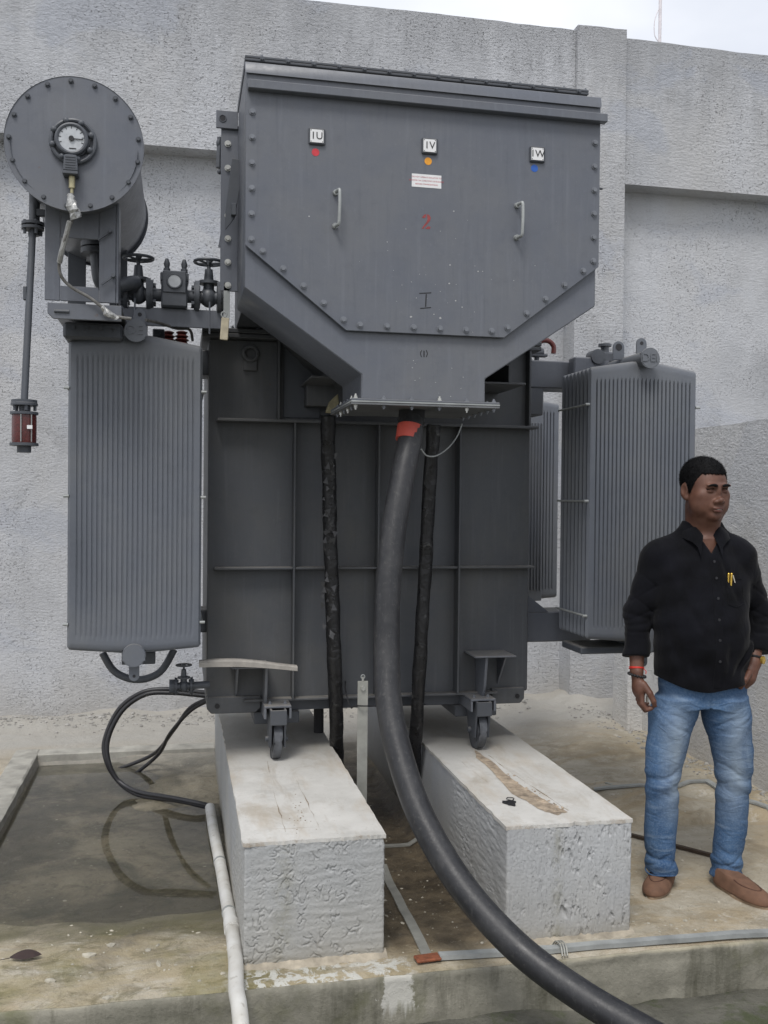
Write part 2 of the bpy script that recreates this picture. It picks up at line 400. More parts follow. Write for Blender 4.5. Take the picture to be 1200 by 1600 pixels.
M['lip'] = mat_plain('lip', (.115, .043, .036), .45)
M['eye'] = mat_plain('eye_white_shaded', (.16, .135, .12), .2)  # whites darkened in the colour for the shade under the brows
M['teeth'] = mat_plain('teeth', (.55, .52, .45), .3)
M['suede'] = mat_plain('brown_suede', (.150, .080, .050), .85, 0, .22, 30)
M['sole'] = mat_plain('shoe_sole', (.32, .23, .155), .8, 0, .15, 30)
M['thread'] = mat_plain('red_thread', (.6, .03, .02), .6)
M['gold'] = mat_plain('gold_pen', (.75, .50, .10), .28, .8)
M['button'] = mat_plain('dark_button', (.02, .02, .024), .45)
M['pole'] = mat_plain('pale_pole', (.70, .66, .68), .5)

# ------------------------------------------------------------------ geometry helpers
WL = {}          # world place of each object (no object in the scene is turned except the person's root)
class MB:
    def __init__(s): s.bm = bmesh.new()
    def _xf(s, vs, loc, rot=None):
        if rot is not None:
            for v in vs: v.co = rot @ v.co
        for v in vs: v.co += Vector(loc)
        return vs
    def box(s, a, b, bev=0, seg=1):
        a, b = Vector(a), Vector(b)
        lo = Vector((min(a[i], b[i]) for i in range(3))); hi = Vector((max(a[i], b[i]) for i in range(3)))
        r = bmesh.ops.create_cube(s.bm, size=1)
        vs = r['verts']
        for v in vs: v.co = Vector(((lo[i] + hi[i]) / 2 + v.co[i] * (hi[i] - lo[i]) for i in range(3)))
        if bev:
            es = list({e for v in vs for e in v.link_edges})
            bmesh.ops.bevel(s.bm, geom=es, offset=bev, segments=seg, affect='EDGES', clamp_overlap=True)
        return s
    def obox(s, c, size, rot, bev=0):
        r = bmesh.ops.create_cube(s.bm, size=1); vs = r['verts']
        for v in vs: v.co = rot @ Vector((v.co[i] * size[i] for i in range(3))) + Vector(c)
        if bev:
            es = list({e for v in vs for e in v.link_edges})
            bmesh.ops.bevel(s.bm, geom=es, offset=bev, segments=1, affect='EDGES')
        return s
    def cyl(s, a, b, r, r2=None, n=20, cap=True, bev=0):
        a, b = Vector(a), Vector(b); d = b - a
        q = d.to_track_quat('Z', 'Y').to_matrix()
        k = bmesh.ops.create_cone(s.bm, cap_ends=cap, segments=n, radius1=r, radius2=r if r2 is None else r2, depth=d.length)
        for v in k['verts']: v.co = q @ v.co + (a + b) / 2
        if bev:
            es = [e for e in {e for v in k['verts'] for e in v.link_edges} if any(len(f.verts) > 4 for f in e.link_faces)]
            bmesh.ops.bevel(s.bm, geom=es, offset=bev, segments=2, affect='EDGES')
        return s
    def sph(s, c, r, sc=(1, 1, 1), n=14):
        k = bmesh.ops.create_uvsphere(s.bm, u_segments=n, v_segments=max(6, n // 2 + 1), radius=r)
        for v in k['verts']: v.co = Vector((v.co[i] * sc[i] + c[i] for i in range(3)))
        return s
    def prism(s, pts, y0, y1, axis='y', bev=0):
        """outline pts (u,v) extruded: axis y -> (u, y, v); axis x -> (x, u, v); axis z -> (u, v, z)"""
        def P(u, v, w): return {'y': (u, w, v), 'x': (w, u, v), 'z': (u, v, w)}[axis]
        A = [s.bm.verts.new(P(u, v, y0)) for u, v in pts]; B = [s.bm.verts.new(P(u, v, y1)) for u, v in pts]
        fs = [s.bm.faces.new(A), s.bm.faces.new(list(reversed(B)))]
        n = len(pts)
        for i in range(n): fs.append(s.bm.faces.new((A[i], B[i], B[(i + 1) % n], A[(i + 1) % n])))
        bmesh.ops.recalc_face_normals(s.bm, faces=fs)
        if bev:
            es = list({e for f in fs for e in f.edges})
            bmesh.ops.bevel(s.bm, geom=es, offset=bev, segments=1, affect='EDGES')
        return s
    def tube(s, pts, r, n=12, smooth=6, cap=True, flat=None):
        """swept tube through pts (Catmull-Rom); r number or list"""
        P = [Vector(p) for p in pts]
        rr = r if isinstance(r, (list, tuple)) else [r] * len(P)
        if smooth > 1 and len(P) > 2:
            Q, RR = [], []
            for i in range(len(P) - 1):
                p0, p1, p2, p3 = P[max(i - 1, 0)], P[i], P[i + 1], P[min(i + 2, len(P) - 1)]
                for k in range(smooth):
                    t = k / smooth
                    Q.append(.5 * ((2 * p1) + (-p0 + p2) * t + (2 * p0 - 5 * p1 + 4 * p2 - p3) * t * t + (-p0 + 3 * p1 - 3 * p2 + p3) * t ** 3))
                    RR.append(rr[i] * (1 - t) + rr[i + 1] * t)
            Q.append(P[-1]); RR.append(rr[-1]); P, rr = Q, RR
        T = [(P[min(i + 1, len(P) - 1)] - P[max(i - 1, 0)]).normalized() for i in range(len(P))]
        nrm = T[0].orthogonal().normalized(); rings = []
        for i, p in enumerate(P):
            nrm = (nrm - T[i] * nrm.dot(T[i])).normalized(); bi = T[i].cross(nrm)
            ring = []
            for k in range(n):
                a = 2 * PI * k / n
                ring.append(s.bm.verts.new(p + (nrm * math.cos(a) + bi * math.sin(a)) * rr[i]))
            rings.append(ring)
        for i in range(len(rings) - 1):
            for k in range(n):
                s.bm.faces.new((rings[i][k], rings[i][(k + 1) % n], rings[i + 1][(k + 1) % n], rings[i + 1][k]))
        if cap:
            s.bm.faces.new(list(reversed(rings[0]))); s.bm.faces.new(rings[-1])
        return s
    def torus(s, c, R_, r, ax=(0, 0, 1), n=24, m=8, a0=0, a1=2 * PI):
        q = Vector(ax).to_track_quat('Z', 'Y').to_matrix(); full = abs(a1 - a0 - 2 * PI) < 1e-4
        rings = []
        for i in range(n if full else n + 1):
            a = a0 + (a1 - a0) * i / n
            rings.append([s.bm.verts.new(q @ Vector(((R_ + r * math.cos(b)) * math.cos(a), (R_ + r * math.cos(b)) * math.sin(a), r * math.sin(b))) + Vector(c)) for b in [2 * PI * k / m for k in range(m)]])
        L = len(rings)
        for i in range(L if full else L - 1):
            for k in range(m):
                s.bm.faces.new((rings[i][k], rings[(i + 1) % L][k], rings[(i + 1) % L][(k + 1) % m], rings[i][(k + 1) % m]))
        return s
    def lathe(s, c, prof, n=24, ax=(0, 0, 1)):
        q = Vector(ax).to_track_quat('Z', 'Y').to_matrix()
        rings = [[s.bm.verts.new(q @ Vector((r * math.cos(2 * PI * k / n), r * math.sin(2 * PI * k / n), z)) + Vector(c)) for k in range(n)] for r, z in prof]
        for i in range(len(rings) - 1):
            for k in range(n): s.bm.faces.new((rings[i][k], rings[i][(k + 1) % n], rings[i + 1][(k + 1) % n], rings[i + 1][k]))
        s.bm.faces.new(list(reversed(rings[0]))); s.bm.faces.new(rings[-1])
        return s
    def mesh(s, name, origin, smooth=True, ang=35):
        bmesh.ops.recalc_face_normals(s.bm, faces=s.bm.faces[:])
        me = bpy.data.meshes.new(name)
        for v in s.bm.verts: v.co -= origin
        s.bm.to_mesh(me); s.bm.free()
        if smooth:
            me.shade_smooth(); me.set_sharp_from_angle(angle=R(ang))
        return me
    def build(s, name, mat, parent=None, origin=None, smooth=True, ang=35):
        if origin is None:
            lo = [min(v.co[i] for v in s.bm.verts) for i in range(3)]; hi = [max(v.co[i] for v in s.bm.verts) for i in range(3)]
            origin = Vector(((lo[0] + hi[0]) / 2, (lo[1] + hi[1]) / 2, lo[2]))
        origin = Vector(origin)
        me = s.mesh(name, origin, smooth, ang)
        return put(name, me, mat, parent, origin)

def put(name, me, mat, parent, wloc):
    o = bpy.data.objects.new(name, me); C.objects.link(o)
    if mat is not None and not me.materials: me.materials.append(M[mat] if isinstance(mat, str) else mat)
    WL[o.name] = Vector(wloc)
    if parent is not None:
        o.parent = parent; o.location = Vector(wloc) - WL[parent.name]
    else: o.location = wloc
    return o

def empty(name, loc, parent=None):
    o = bpy.data.objects.new(name, None); C.objects.link(o); o.empty_display_size = .1
    WL[o.name] = Vector(loc)
    if parent is not None: o.parent = parent; o.location = Vector(loc) - WL[parent.name]
    else: o.location = loc
    return o

def tag(o, label, cat, group=None, kind=None):
    o['label'] = label
    if cat: o['category'] = cat
    if group: o['group'] = group
    if kind: o['kind'] = kind
    return o

def struct(o): o['kind'] = 'structure'; return o

def text_mesh(s, size, extrude=.0006):
    cu = bpy.data.curves.new('txt', 'FONT'); cu.body = s; cu.size = size; cu.extrude = extrude
    cu.align_x = 'CENTER'; cu.align_y = 'CENTER'; cu.resolution_u = 3
    to = bpy.data.objects.new('txt', cu); C.objects.link(to)
    bpy.context.view_layer.update()
    me = bpy.data.meshes.new_from_object(to.evaluated_get(bpy.context.evaluated_depsgraph_get()))
    bpy.data.objects.remove(to); bpy.data.curves.remove(cu)
    me.transform(Matrix.Rotation(PI / 2, 4, 'X'))
    return me
M['handle'] = M['galvgrey']
M['plate'] = mat_plain('gland_plate_metal', (.16, .165, .17), .45, .3, .25, 12)
M['flap'] = mat_plain('torn_wrap_edge', (.05, .05, .052), .4)
M['brass_dull'] = mat_plain('dull_brass', (.30, .27, .17), .55, .4, .3, 40)
M['lead'] = mat_plain('dull_lead', (.16, .155, .145), .5, 0, .4, 50)
M['tagcol'] = mat_plain('cream_card', (.46, .41, .30), .7, 0, .2, 30)
M['trunk'] = mat_plain('grimy_plastic', (.33, .31, .28), .6, 0, .22, 20)
M['rust_dark'] = mat_plain('dark_rust', (.055, .038, .026), .8, 0, .35, 30)
M['wheel'] = mat_plain('worn_roller', (.085, .09, .10), .5, .3, .45, 22)
M['hole_light'] = mat_plain('hole_dark', (.03, .03, .034), .8)
# ------------------------------------------------------------------ the setting
def grid_sheet(name, x0, x1, y0, y1, h, zf, mat):
    xs = np.arange(x0, x1 + h * .5, h); ys = np.arange(y0, y1 + h * .5, h)
    vs = [(x, y, zf(x, y)) for y in ys for x in xs]; nx = len(xs)
    fs = [(j * nx + i, j * nx + i + 1, (j + 1) * nx + i + 1, (j + 1) * nx + i) for j in range(len(ys) - 1) for i in range(nx - 1)]
    me = bpy.data.meshes.new(name); me.from_pydata(vs, [], fs); me.shade_smooth()
    return put(name, me, mat, None, (0, 0, 0))

def nz2(x, y, s, seed=0): return noise.noise(Vector((x * s + seed, y * s, seed * 1.7)))
def sstep(a, b, x):
    t = min(1, max(0, (x - a) / (b - a))); return t * t * (3 - 2 * t)
SLAB_Y = 3.04
BX0, BY1 = -.80, 5.95          # left and back inner edges of the sunken pan
def slab_z(x, y):
    z = nz2(x, y, 1.3) * .004 + nz2(x, y, 6, 3) * .0018
    inpan = sstep(BX0 - .012, BX0 + .012, x) * sstep(BY1 + .012, BY1 - .012, y) * sstep(1.15, 1.05, x)
    ramp = sstep(3.22, 4.10, y)
    z += inpan * (-.066 * ramp - .006 + ramp * .010 * nz2(x, y, 2.2, 14) + .010 * nz2(x, y, 3.5, 8) * sstep(3.1, 3.3, y) * sstep(4.1, 3.7, y))
    z += inpan * .034 * sstep(-.45, -.05, x + .3 * nz2(x, y, 2, 5)) * sstep(4.7, 5.3, y + .4 * nz2(x, y, 2, 7)) + inpan * .006 * nz2(x, y, 20, 3) * sstep(4.9, 5.3, y)
    # rubble lip under the wall
    if y > 6.35: z += sstep(6.45, 6.9, y) * (.03 + .04 * nz2(x, y, 3, 9)) + nz2(x, y, 14, 5) * .008
    rx = 2.50
    if x > rx - .45 and y > 4.2: z += sstep(rx - .45, rx, x) * (.04 + .03 * nz2(x, y, 5, 2)) + nz2(x, y, 14, 5) * .006
    return z
def edge_wob(x): return SLAB_Y + .012 * nz2(x, 0, 2.5, 4) + .006 * nz2(x, 0, 14, 6)
h = .02
vs, fs = [], []
xs = np.concatenate([np.arange(-3.2, -1.2, .08), np.arange(-1.2, 3.0, h), np.arange(3.0, 5.0, .08)])
ys = np.concatenate([np.arange(SLAB_Y, 6.0, h), np.arange(6.0, 7.2, .04)])
for j, y in enumerate(ys):
    for x in xs:
        yy = edge_wob(x) if j == 0 else y
        vs.append((x, yy, slab_z(x, yy) - (.006 if j == 0 else 0)))
nx = len(xs)
fs = [(j * nx + i, j * nx + i + 1, (j + 1) * nx + i + 1, (j + 1) * nx + i) for j in range(len(ys) - 1) for i in range(nx - 1)]
me = bpy.data.meshes.new('concrete_slab'); me.from_pydata(vs, [], fs); me.shade_smooth()
slab = struct(put('concrete_slab', me, 'slab', None, (0, 0, 0)))
# rough cast front face of the slab (a sheet with depth, meeting the slab's broken edge)
vs, fs = [], []
zs = [0, -.006, -.02, -.045, -.08, -.12, -.17, -.24, -.34]
exs = np.arange(-3.2, 5.0, .025)
for k, dz in enumerate(zs):
    for x in exs:
        off = 0 if k == 0 else .010 * nz2(x, dz * 9, 3.5, 8) + .005 * nz2(x, dz * 30, 14, 1) - .008
        y = edge_wob(x) + off
        vs.append((x, y, (slab_z(x, edge_wob(x)) - .0065) + dz))
nx = len(exs)
fs = [(k * nx + i, (k + 1) * nx + i, (k + 1) * nx + i + 1, k * nx + i + 1) for k in range(len(zs) - 1) for i in range(nx - 1)]
me = bpy.data.meshes.new('slab_face'); me.from_pydata(vs, [], fs); me.shade_smooth()
struct(put('slab_front_face', me, 'edge', None, (0, 0, 0)))
def gz(x, y): return -.165 + .035 * nz2(x, y, 1.2, 2) + .022 * nz2(x, y, 4, 7) + .010 * nz2(x, y, 15, 1) - .02 * sstep(3.0, 2.2, y)
struct(grid_sheet('lower_ground', -6, 8, -3, 3.09, .06, gz, 'ground'))
far = MB(); far.box((-60, -60, -.40), (60, 60, -.36)); struct(far.build('ground', 'ground', smooth=False))

# rain water standing in the pan
wm = MB(); wm.box((BX0 + .005, 3.12, -.085), (.28, BY1 - .01, -.052)); wt = wm.build('rain_water', 'water', smooth=False)
struct(wt)
# kerbs of the pan
def rough_bar(name, a, b, w, z0, z1, along, mat):
    n = int(abs((b - a)) / .04) + 1; vs = []; fs = []
    for i in range(n + 1):
        t = a + (b - a) * i / n; e = .004 * nz2(t, w[0], 9, 3); f = .004 * nz2(t, w[1], 9, 5)
        prof = [(w[0] + e, z0), (w[0] + e, z1 - .006), (w[0] + .008 + e, z1 + f), (w[1] - .008 + e, z1 + f), (w[1] + e, z1 - .006), (w[1] + e, z0)]
        for u, z in prof: vs.append((t, u, z) if along == 'x' else (u, t, z))
    for i in range(n):
        for k in range(5):
            q = (i * 6 + k, i * 6 + k + 1, (i + 1) * 6 + k + 1, (i + 1) * 6 + k); fs.append(q)
    fs.append(tuple(range(5, -1, -1))); fs.append(tuple(n * 6 + k for k in range(6)))
    me = bpy.data.meshes.new(name); me.from_pydata(vs, [], fs)
    bm = bmesh.new(); bm.from_mesh(me); bmesh.ops.recalc_face_normals(bm, faces=bm.faces[:]); bm.to_mesh(me); bm.free()
    me.shade_smooth(); me.set_sharp_from_angle(angle=R(35))
    return struct(put(name, me, mat, None, (0, 0, 0)))
M['kerb'] = mat_plain('kerb_cement', (.33, .32, .285), .85, 0, .3, 9, .6)
rough_bar('kerb', 3.3, BY1 + .12, (BX0 - .135, BX0), -.12, .014, 'y', 'kerb')
rough_bar('kerb', BX0 + .001, .22, (BY1, BY1 + .12), -.12, .012, 'x', 'kerb')

# ---- back wall: recessed panels under a deep proud band, one pier
WY, WR, WTOP, WBAND = 6.80, 6.975, 5.0, 3.90
wall = empty('boundary_wall', (1, WY, 0))
tag(wall, 'tall grey rough plastered wall with recessed panels behind the transformer', 'wall')
wb = MB(); wb.box((-4.5, WR, -.3), (6.5, WR + .3, WTOP - .3)); wb.build('panel_face', 'plaster_recess', wall, smooth=False)
px0 = at(897, 300, Y=WY).x; px1 = at(973, 300, Y=WY).x
def wavy_top(x0, x1, y0, y1, z0, z1, name, seed=0):
    """a wall piece whose top edge is hand-made: slightly uneven"""
    n = int((x1 - x0) / .12) + 1; pts = [(x0, z0)]
    top = [(x0 + (x1 - x0) * i / n, z1 + .012 * nz2(x0 + i * .12, seed, 1.3, 2) + .006 * nz2(i * .12, seed, 9, 2)) for i in range(n + 1)]
    m = MB(); m.prism([(x1, z0), (x0, z0)] + top, y0, y1, 'y'); return m.build(name, 'plaster', wall, smooth=False)
wavy_top(-4.5, px0 - .002, WY, WY + .45, WBAND, WTOP, 'wall_band', 1)
wavy_top(px1 + .002, 6.5, WY, WY + .45, WBAND, WTOP - .02, 'wall_band', 5)
wavy_top(px0, px1, WY - .035, WY + .44, -.3, WTOP + .03, 'pier', 9)
tag_pole = MB()
pb = at(1030, 90, Y=7.6); pt = at(1034, -140, Y=7.6)
tag_pole.cyl(pb - Vector((0, 0, 1.2)), pt, .014, n=8)
tag_pole.tube([pt + Vector((0, 0, -1.02)) + Vector(d) for d in ((-.012, 0, .2), (-.05, 0, .1), (-.05, 0, -.02), (-.012, 0, -.08))], .004, n=6)
po = tag_pole.build('lightning_rod', 'pole'); tag(po, 'thin pale vertical rod rising behind the wall against the white sky', 'rod')

# ---- lower side wall on the right, coming towards the camera
sx = at(1200, 1250, Z=0).x
yA = at(1000, 1147, Z=0).y
sw = empty('side_wall', (sx, yA, 0)); tag(sw, 'lower grey plastered side wall running towards the camera behind the standing man', 'wall')
n = 40; top = [(2.2 + (yA - 2.2) * i / n, 1.955 + .02 * nz2(i * .1, 3, 2, 1)) for i in range(n + 1)]
m = MB(); m.prism([(yA, -.3), (2.2, -.3)] + top, sx, sx + .25, 'x'); m.build('wall_body', 'plaster_side', sw, smooth=False)
m = MB(); m.box((at(979, 1140, Y=yA).x, yA - .02, -.2), (sx + .12, yA + .22, 1.5), .012); m.build('corner_pier', 'plaster_side', sw)

# rubble and flakes along the foot of both walls
rb = MB(); random.seed(11)
def rock(m, c, r):
    k = bmesh.ops.create_icosphere(m.bm, subdivisions=1, radius=r)
    q = Matrix.Rotation(random.uniform(0, 6), 3, 'Z')
    sc = (random.uniform(.7, 1.4), random.uniform(.6, 1.1), random.uniform(.25, .7))
    for v in k['verts']:
        v.co = q @ Vector([v.co[i] * sc[i] * random.uniform(.8, 1.2) for i in range(3)]) + Vector(c)
for i in range(1900):
    if random.random() < .68:
        x = random.uniform(-2.2, 2.5); y = 6.9 - abs(random.gauss(0, .17))
    else:
        y = random.uniform(3.6, 6.6); x = sx - abs(random.gauss(0, .12)) * (1 if y > 4.4 else .6)
    rock(rb, (x, y, slab_z(x, y) + .002), random.choice((.003, .005, .007, .011, .018)) * random.uniform(.6, 1.25))
tag(rb.build('rubble', 'debris', smooth=False), 'crumbled plaster and small stones along the foot of the walls', None, kind='stuff')
ch = MB()
for i in range(1100):
    x = random.uniform(-.9, 2.6); y = 3.06 + abs(random.gauss(0, 1.0))
    if y > 6.3: continue
    if (.17 < x < .69 or 1.08 < x < 1.61) and y > 3.13: continue
    if x < .2 and y > 3.6 and random.random() < .93: continue
    r = random.choice((.0018, .0025, .0035, .005, .008)) * random.uniform(.7, 1.2)
    if x < .2 and random.random() < .12: r *= 2.0
    rock(ch, (x, y, slab_z(x, y) + .0005), r)
tag(ch.build('plaster_flakes', 'chip', smooth=False), 'pale flakes and grit scattered over the concrete slab', None, kind='stuff')

# ---- plinths
def plinth(x0, x1, label, mat, groove_f):
    o = empty('concrete_plinth', ((x0 + x1) / 2, 3.17, -.08)); tag(o, label, 'plinth', 'concrete plinths under the transformer')
    y0, y1 = 3.17, 5.75
    b = MB(); b.box((x0 + .012, y0 + .012, -.12), (x1 - .012, y1, .392)); b.build('block', mat, o, smooth=False)
    # hand-thrown plaster coat: real relief wrapped round the three seen faces
    comb = mat == 'plinth_b'
    path = []
    y = y1
    while y > y0 + .7: path.append((x0, y, -1, 0)); y -= .035
    while y > y0 + .008: path.append((x0, y, -1, 0)); y -= .008
    path += [(x0 + .001, y0 + .004, -.9, -.4), (x0 + .004, y0 + .001, -.4, -.9)]
    x = x0 + .008
    while x < x1 - .006: path.append((x, y0, 0, -1)); x += .0027
    path += [(x1 - .004, y0 + .001, .4, -.9), (x1 - .001, y0 + .004, .9, -.4)]
    y = y0 + .008
    while y < y0 + .7: path.append((x1, y, 1, 0)); y += .010
    while y < y1: path.append((x1, y, 1, 0)); y += .035
    zs_ = np.arange(-.11, .3935, .0028)
    vs, fs = [], []
    for (px_, py_, nx_, ny_) in path:
        near = py_ < y0 + .7; side = abs(nx_) > .95
        for z_ in zs_:
            u = px_ + py_ * 1.3 + (5 if comb else 0)
            d = .0035 * nz2(u, z_, 5, 3) - .001
            if near:
                sc, kz = (74, .38) if comb else (60, .8)
                a_ = noise.noise(Vector((u * sc + .7 * nz2(u, z_, 30, 6), z_ * sc * kz + .7 * nz2(z_, u, 30, 2), 1.3)))
                m_ = max(0, min(1, (nz2(u, z_, 26, 11) + .12) * 3.5)) * (.35 + .65 * max(0, min(1, nz2(u, z_, 4, 21) * 3 + .8)))
                g_ = max(0, 1 - abs(a_) / .13)
                l_ = max(0, 1 - abs(abs(a_) - .24) / .12)
                amp = (.0066 if comb else .0048) if not side else .0034
                if comb:
                    q_ = noise.noise(Vector((u * 120 + .5 * nz2(u, z_, 25, 4), z_ * 17, 7.7)))
                    g_ = max(max(0, 1 - abs(q_ + .30) / .16), max(0, -a_ - .30) * 6 if a_ < 0 else 0); g_ = min(g_, 1.3)
                    if side: g_ = max(0, 1 - abs(a_) / .13)
                d += m_ * (-amp * g_ + .0013 * l_) + (.0016 * nz2(u, z_ * .12, 85, 4) if comb and not side else .0017 * nz2(u * .22, z_, 62, 4)) + .0008 * nz2(u, z_, 120, 4)
                d -= .010 * max(0, nz2(u, 2, 9, 5) - .25) * sstep(.365, .393, z_) * 2
            vs.append((px_ + nx_ * d, py_ + ny_ * d, z_))
    nzv = len(zs_)
    fs = [(i * nzv + k, (i + 1) * nzv + k, (i + 1) * nzv + k + 1, i * nzv + k + 1) for i in range(len(path) - 1) for k in range(nzv - 1)]
    me = bpy.data.meshes.new('plaster_coat'); me.from_pydata(vs, [], fs); me.shade_smooth()
    me.transform(Matrix.Translation((-(x0 + x1) / 2, -y0, .12))); put('plaster_coat', me, mat, o, ((x0 + x1) / 2, y0, -.12))
    # screed skim on top, slightly larger with a broken front lip
    n = 46; front = [(x0 - .003 + (x1 - x0 + .006) * i / n, y0 + .001 + .004 * nz2(i * .2, x0, 3, 2) + .004 * nz2(i, x0, 3, 8) + .022 * max(0, nz2(i * .31, x0 * 3, 1.1, 6) - .28)) for i in range(n + 1)]
    m_ = 60
    right = [(x1 + .003 + .004 * nz2(k * .3, x1, 3, 2), y0 + (y1 - y0) * k / m_) for k in range(1, m_ + 1)]
    left = [(x0 - .003 + .005 * nz2(k * .3, x0, 3, 2), y0 + (y1 - y0) * k / m_) for k in range(m_, 0, -1)]
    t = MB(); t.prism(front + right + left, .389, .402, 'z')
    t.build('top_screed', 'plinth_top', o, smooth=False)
    groove_f(o)
    return o
M['groove'] = mat_plain('chipped_brick_groove', (.37, .30, .225), .9, 0, .5, 26, 1.0)
M['crack'] = mat_plain('crack_dirt', (.27, .225, .17), .9, 0, .4, 80)
def crackline(m, pts, w=.0022, z=.4035, wob=.006):
    P = []
    for i in range(len(pts) - 1):
        for k in range(10):
            t = k / 10; x = pts[i][0] * (1 - t) + pts[i + 1][0] * t; y = pts[i][1] * (1 - t) + pts[i + 1][1] * t
            P.append(Vector((x + wob * nz2(x, y, 22, 4), y + wob * nz2(y, x, 22, 9), z - .0012)))
    P.append(Vector((*pts[-1], z - .0012)))
    m.tube(P, [w * max(.05, .25 + 1.5 * nz2(i + P[0].x * 50, 0, .31, 3)) for i in range(len(P))], n=5, smooth=1)
def gl(o):
    m = MB(); W = lambda a, b: (at(a, b, Z=.402).x, at(a, b, Z=.402).y)
    crackline(m, [W(418, 1190), W(428, 1240), W(446, 1300)]); crackline(m, [W(450, 1190), W(478, 1250), W(502, 1298)])
    crackline(m, [W(425, 1296), W(502, 1292)], .0016)
    m.build('crack', 'crack', o)
    m = MB(); random.seed(4)
    for i in range(26):
        q = at(random.gauss(470, 9), random.gauss(1272, 13), Z=.402); rock(m, (q.x, q.y, .4025), random.uniform(.002, .004))
    m.build('pitting', 'crack', o)['kind'] = 'stuff'
def gr(o):
    W = lambda a, b: at(a, b, Z=.403)
    edge = [(742, 1172), (770, 1190), (795, 1214), (828, 1236), (862, 1256), (886, 1268), (872, 1274), (846, 1266), (822, 1252), (800, 1240), (784, 1222), (762, 1198), (744, 1184)]
    P = []
    for i, e in enumerate(edge):
        f = edge[(i + 1) % len(edge)]
        for k in range(4):
            q = W(e[0] + (f[0] - e[0]) * k / 4, e[1] + (f[1] - e[1]) * k / 4); P.append((q.x + .006 * nz2(i * 4 + k, 0, 1.3, 3), q.y + .012 * nz2(i * 4 + k, 2, 1.3, 3)))
    bm_ = MB(); A = [bm_.bm.verts.new((x, y, .4035)) for x, y in P]; c_ = bm_.bm.faces.new(A)
    bmesh.ops.triangulate(bm_.bm, faces=[c_])
    bmesh.ops.subdivide_edges(bm_.bm, edges=bm_.bm.edges[:], cuts=3, use_grid_fill=True)
    for v in bm_.bm.verts: v.co.z += .0022 * nz2(v.co.x, v.co.y, 40, 2)
    f0 = bm_.build('broken_groove', 'groove', o)
    m = MB(); crackline(m, [(W(764, 1180).x, W(764, 1180).y), (W(800, 1208).x, W(800, 1208).y), (W(888, 1266).x, W(888, 1266).y)], .0032)
    crackline(m, [(W(715, 1185).x, W(715, 1185).y), (W(765, 1225).x, W(765, 1225).y)], .0012)
    m.build('crack', 'crack', o)
    m = MB(); random.seed(5)
    for i in range(60):
        q = W(random.uniform(770, 880), 0) if False else W(775 + i * 1.75 + random.gauss(0, 4), 1205 + i * 1.07 + random.gauss(0, 3)); rock(m, (q.x, q.y, .404), random.uniform(.002, .007))
    m.build('rubble_in_groove', 'groove', o, smooth=False)['kind'] = 'stuff'
plinth(.214, .684, 'left grey plaster plinth with curled rough front beside the white pipe', 'plinth_a', gl)
plinth(1.112, 1.578, 'right grey plinth with combed front and a broken brown groove on top', 'plinth_b', gr)
# broken mortar skirt at the foot of each plinth
M['mortar'] = mat_plain('mortar', (.35, .31, .245), .9, 0, .4, 14, 1.0)
for x0, x1, lab in ((.212, .693, 'cracked mortar skirt at the foot of the left plinth'), (1.108, 1.588, 'cracked mortar skirt at the foot of the right plinth')):
    m = MB(); n = 40; P0 = [(x0 + (x1 - x0) * i / n, 3.150 - .030 * math.sin(PI * i / n) ** .5 * max(.1, .7 + nz2(i * .35, x0, .9, 2)) + .008 * nz2(i, x0, 1.7, 7)) for i in range(n + 1)]
    for i in range(n):
        a, b = P0[i], P0[i + 1]
        za, zb = slab_z(*a) - .003, slab_z(*b) - .003
        v = [m.bm.verts.new(p) for p in ((a[0], a[1], za), (b[0], b[1], zb), (b[0], 3.19, .012 + .006 * nz2(i + 1, 1, 1.4, 2)), (a[0], 3.19, .012 + .006 * nz2(i, 1, 1.4, 2)))]
        m.bm.faces.new(v)
    bmesh.ops.remove_doubles(m.bm, verts=m.bm.verts[:], dist=.0005)
    bmesh.ops.subdivide_edges(m.bm, edges=m.bm.edges[:], cuts=2, use_grid_fill=True)
    for v in m.bm.verts: v.co.z += .003 * nz2(v.co.x, v.co.y, 45, 3)
    struct(m.build('mortar_skirt', 'mortar'))
# rag of black tape lying on the right plinth
q = at(797, 1256, Z=.402)
m = MB(); m.prism([(q.x + .022 * math.cos(a) * (1 + .35 * math.sin(3 * a)), q.y + .03 * math.sin(a) * (1 + .3 * math.cos(5 * a))) for a in [k * PI / 9 for k in range(18)]], .4035, .408, 'z')
m.tube([(q.x + .015, q.y + .02, .406), (q.x + .03, q.y + .045, .408), (q.x + .012, q.y + .06, .407), (q.x + .002, q.y + .045, .406)], .0018, 6)
tag(m.build('tape_scrap', 'rubber'), 'small crumpled scrap of black tape lying on the right plinth', 'scrap')
# ------------------------------------------------------------------ the transformer (one thing)
TX0, TX1, TY, TY1, TZ0, TZ1 = .122, 1.600, 4.30, 5.10, .635, 2.255
TC = (TX0 + TX1) / 2
tr = empty('power_transformer', (TC, (TY + TY1) / 2, .40))
tag(tr, 'big grey oil filled power transformer with finned radiators standing on two plinths', 'transformer')

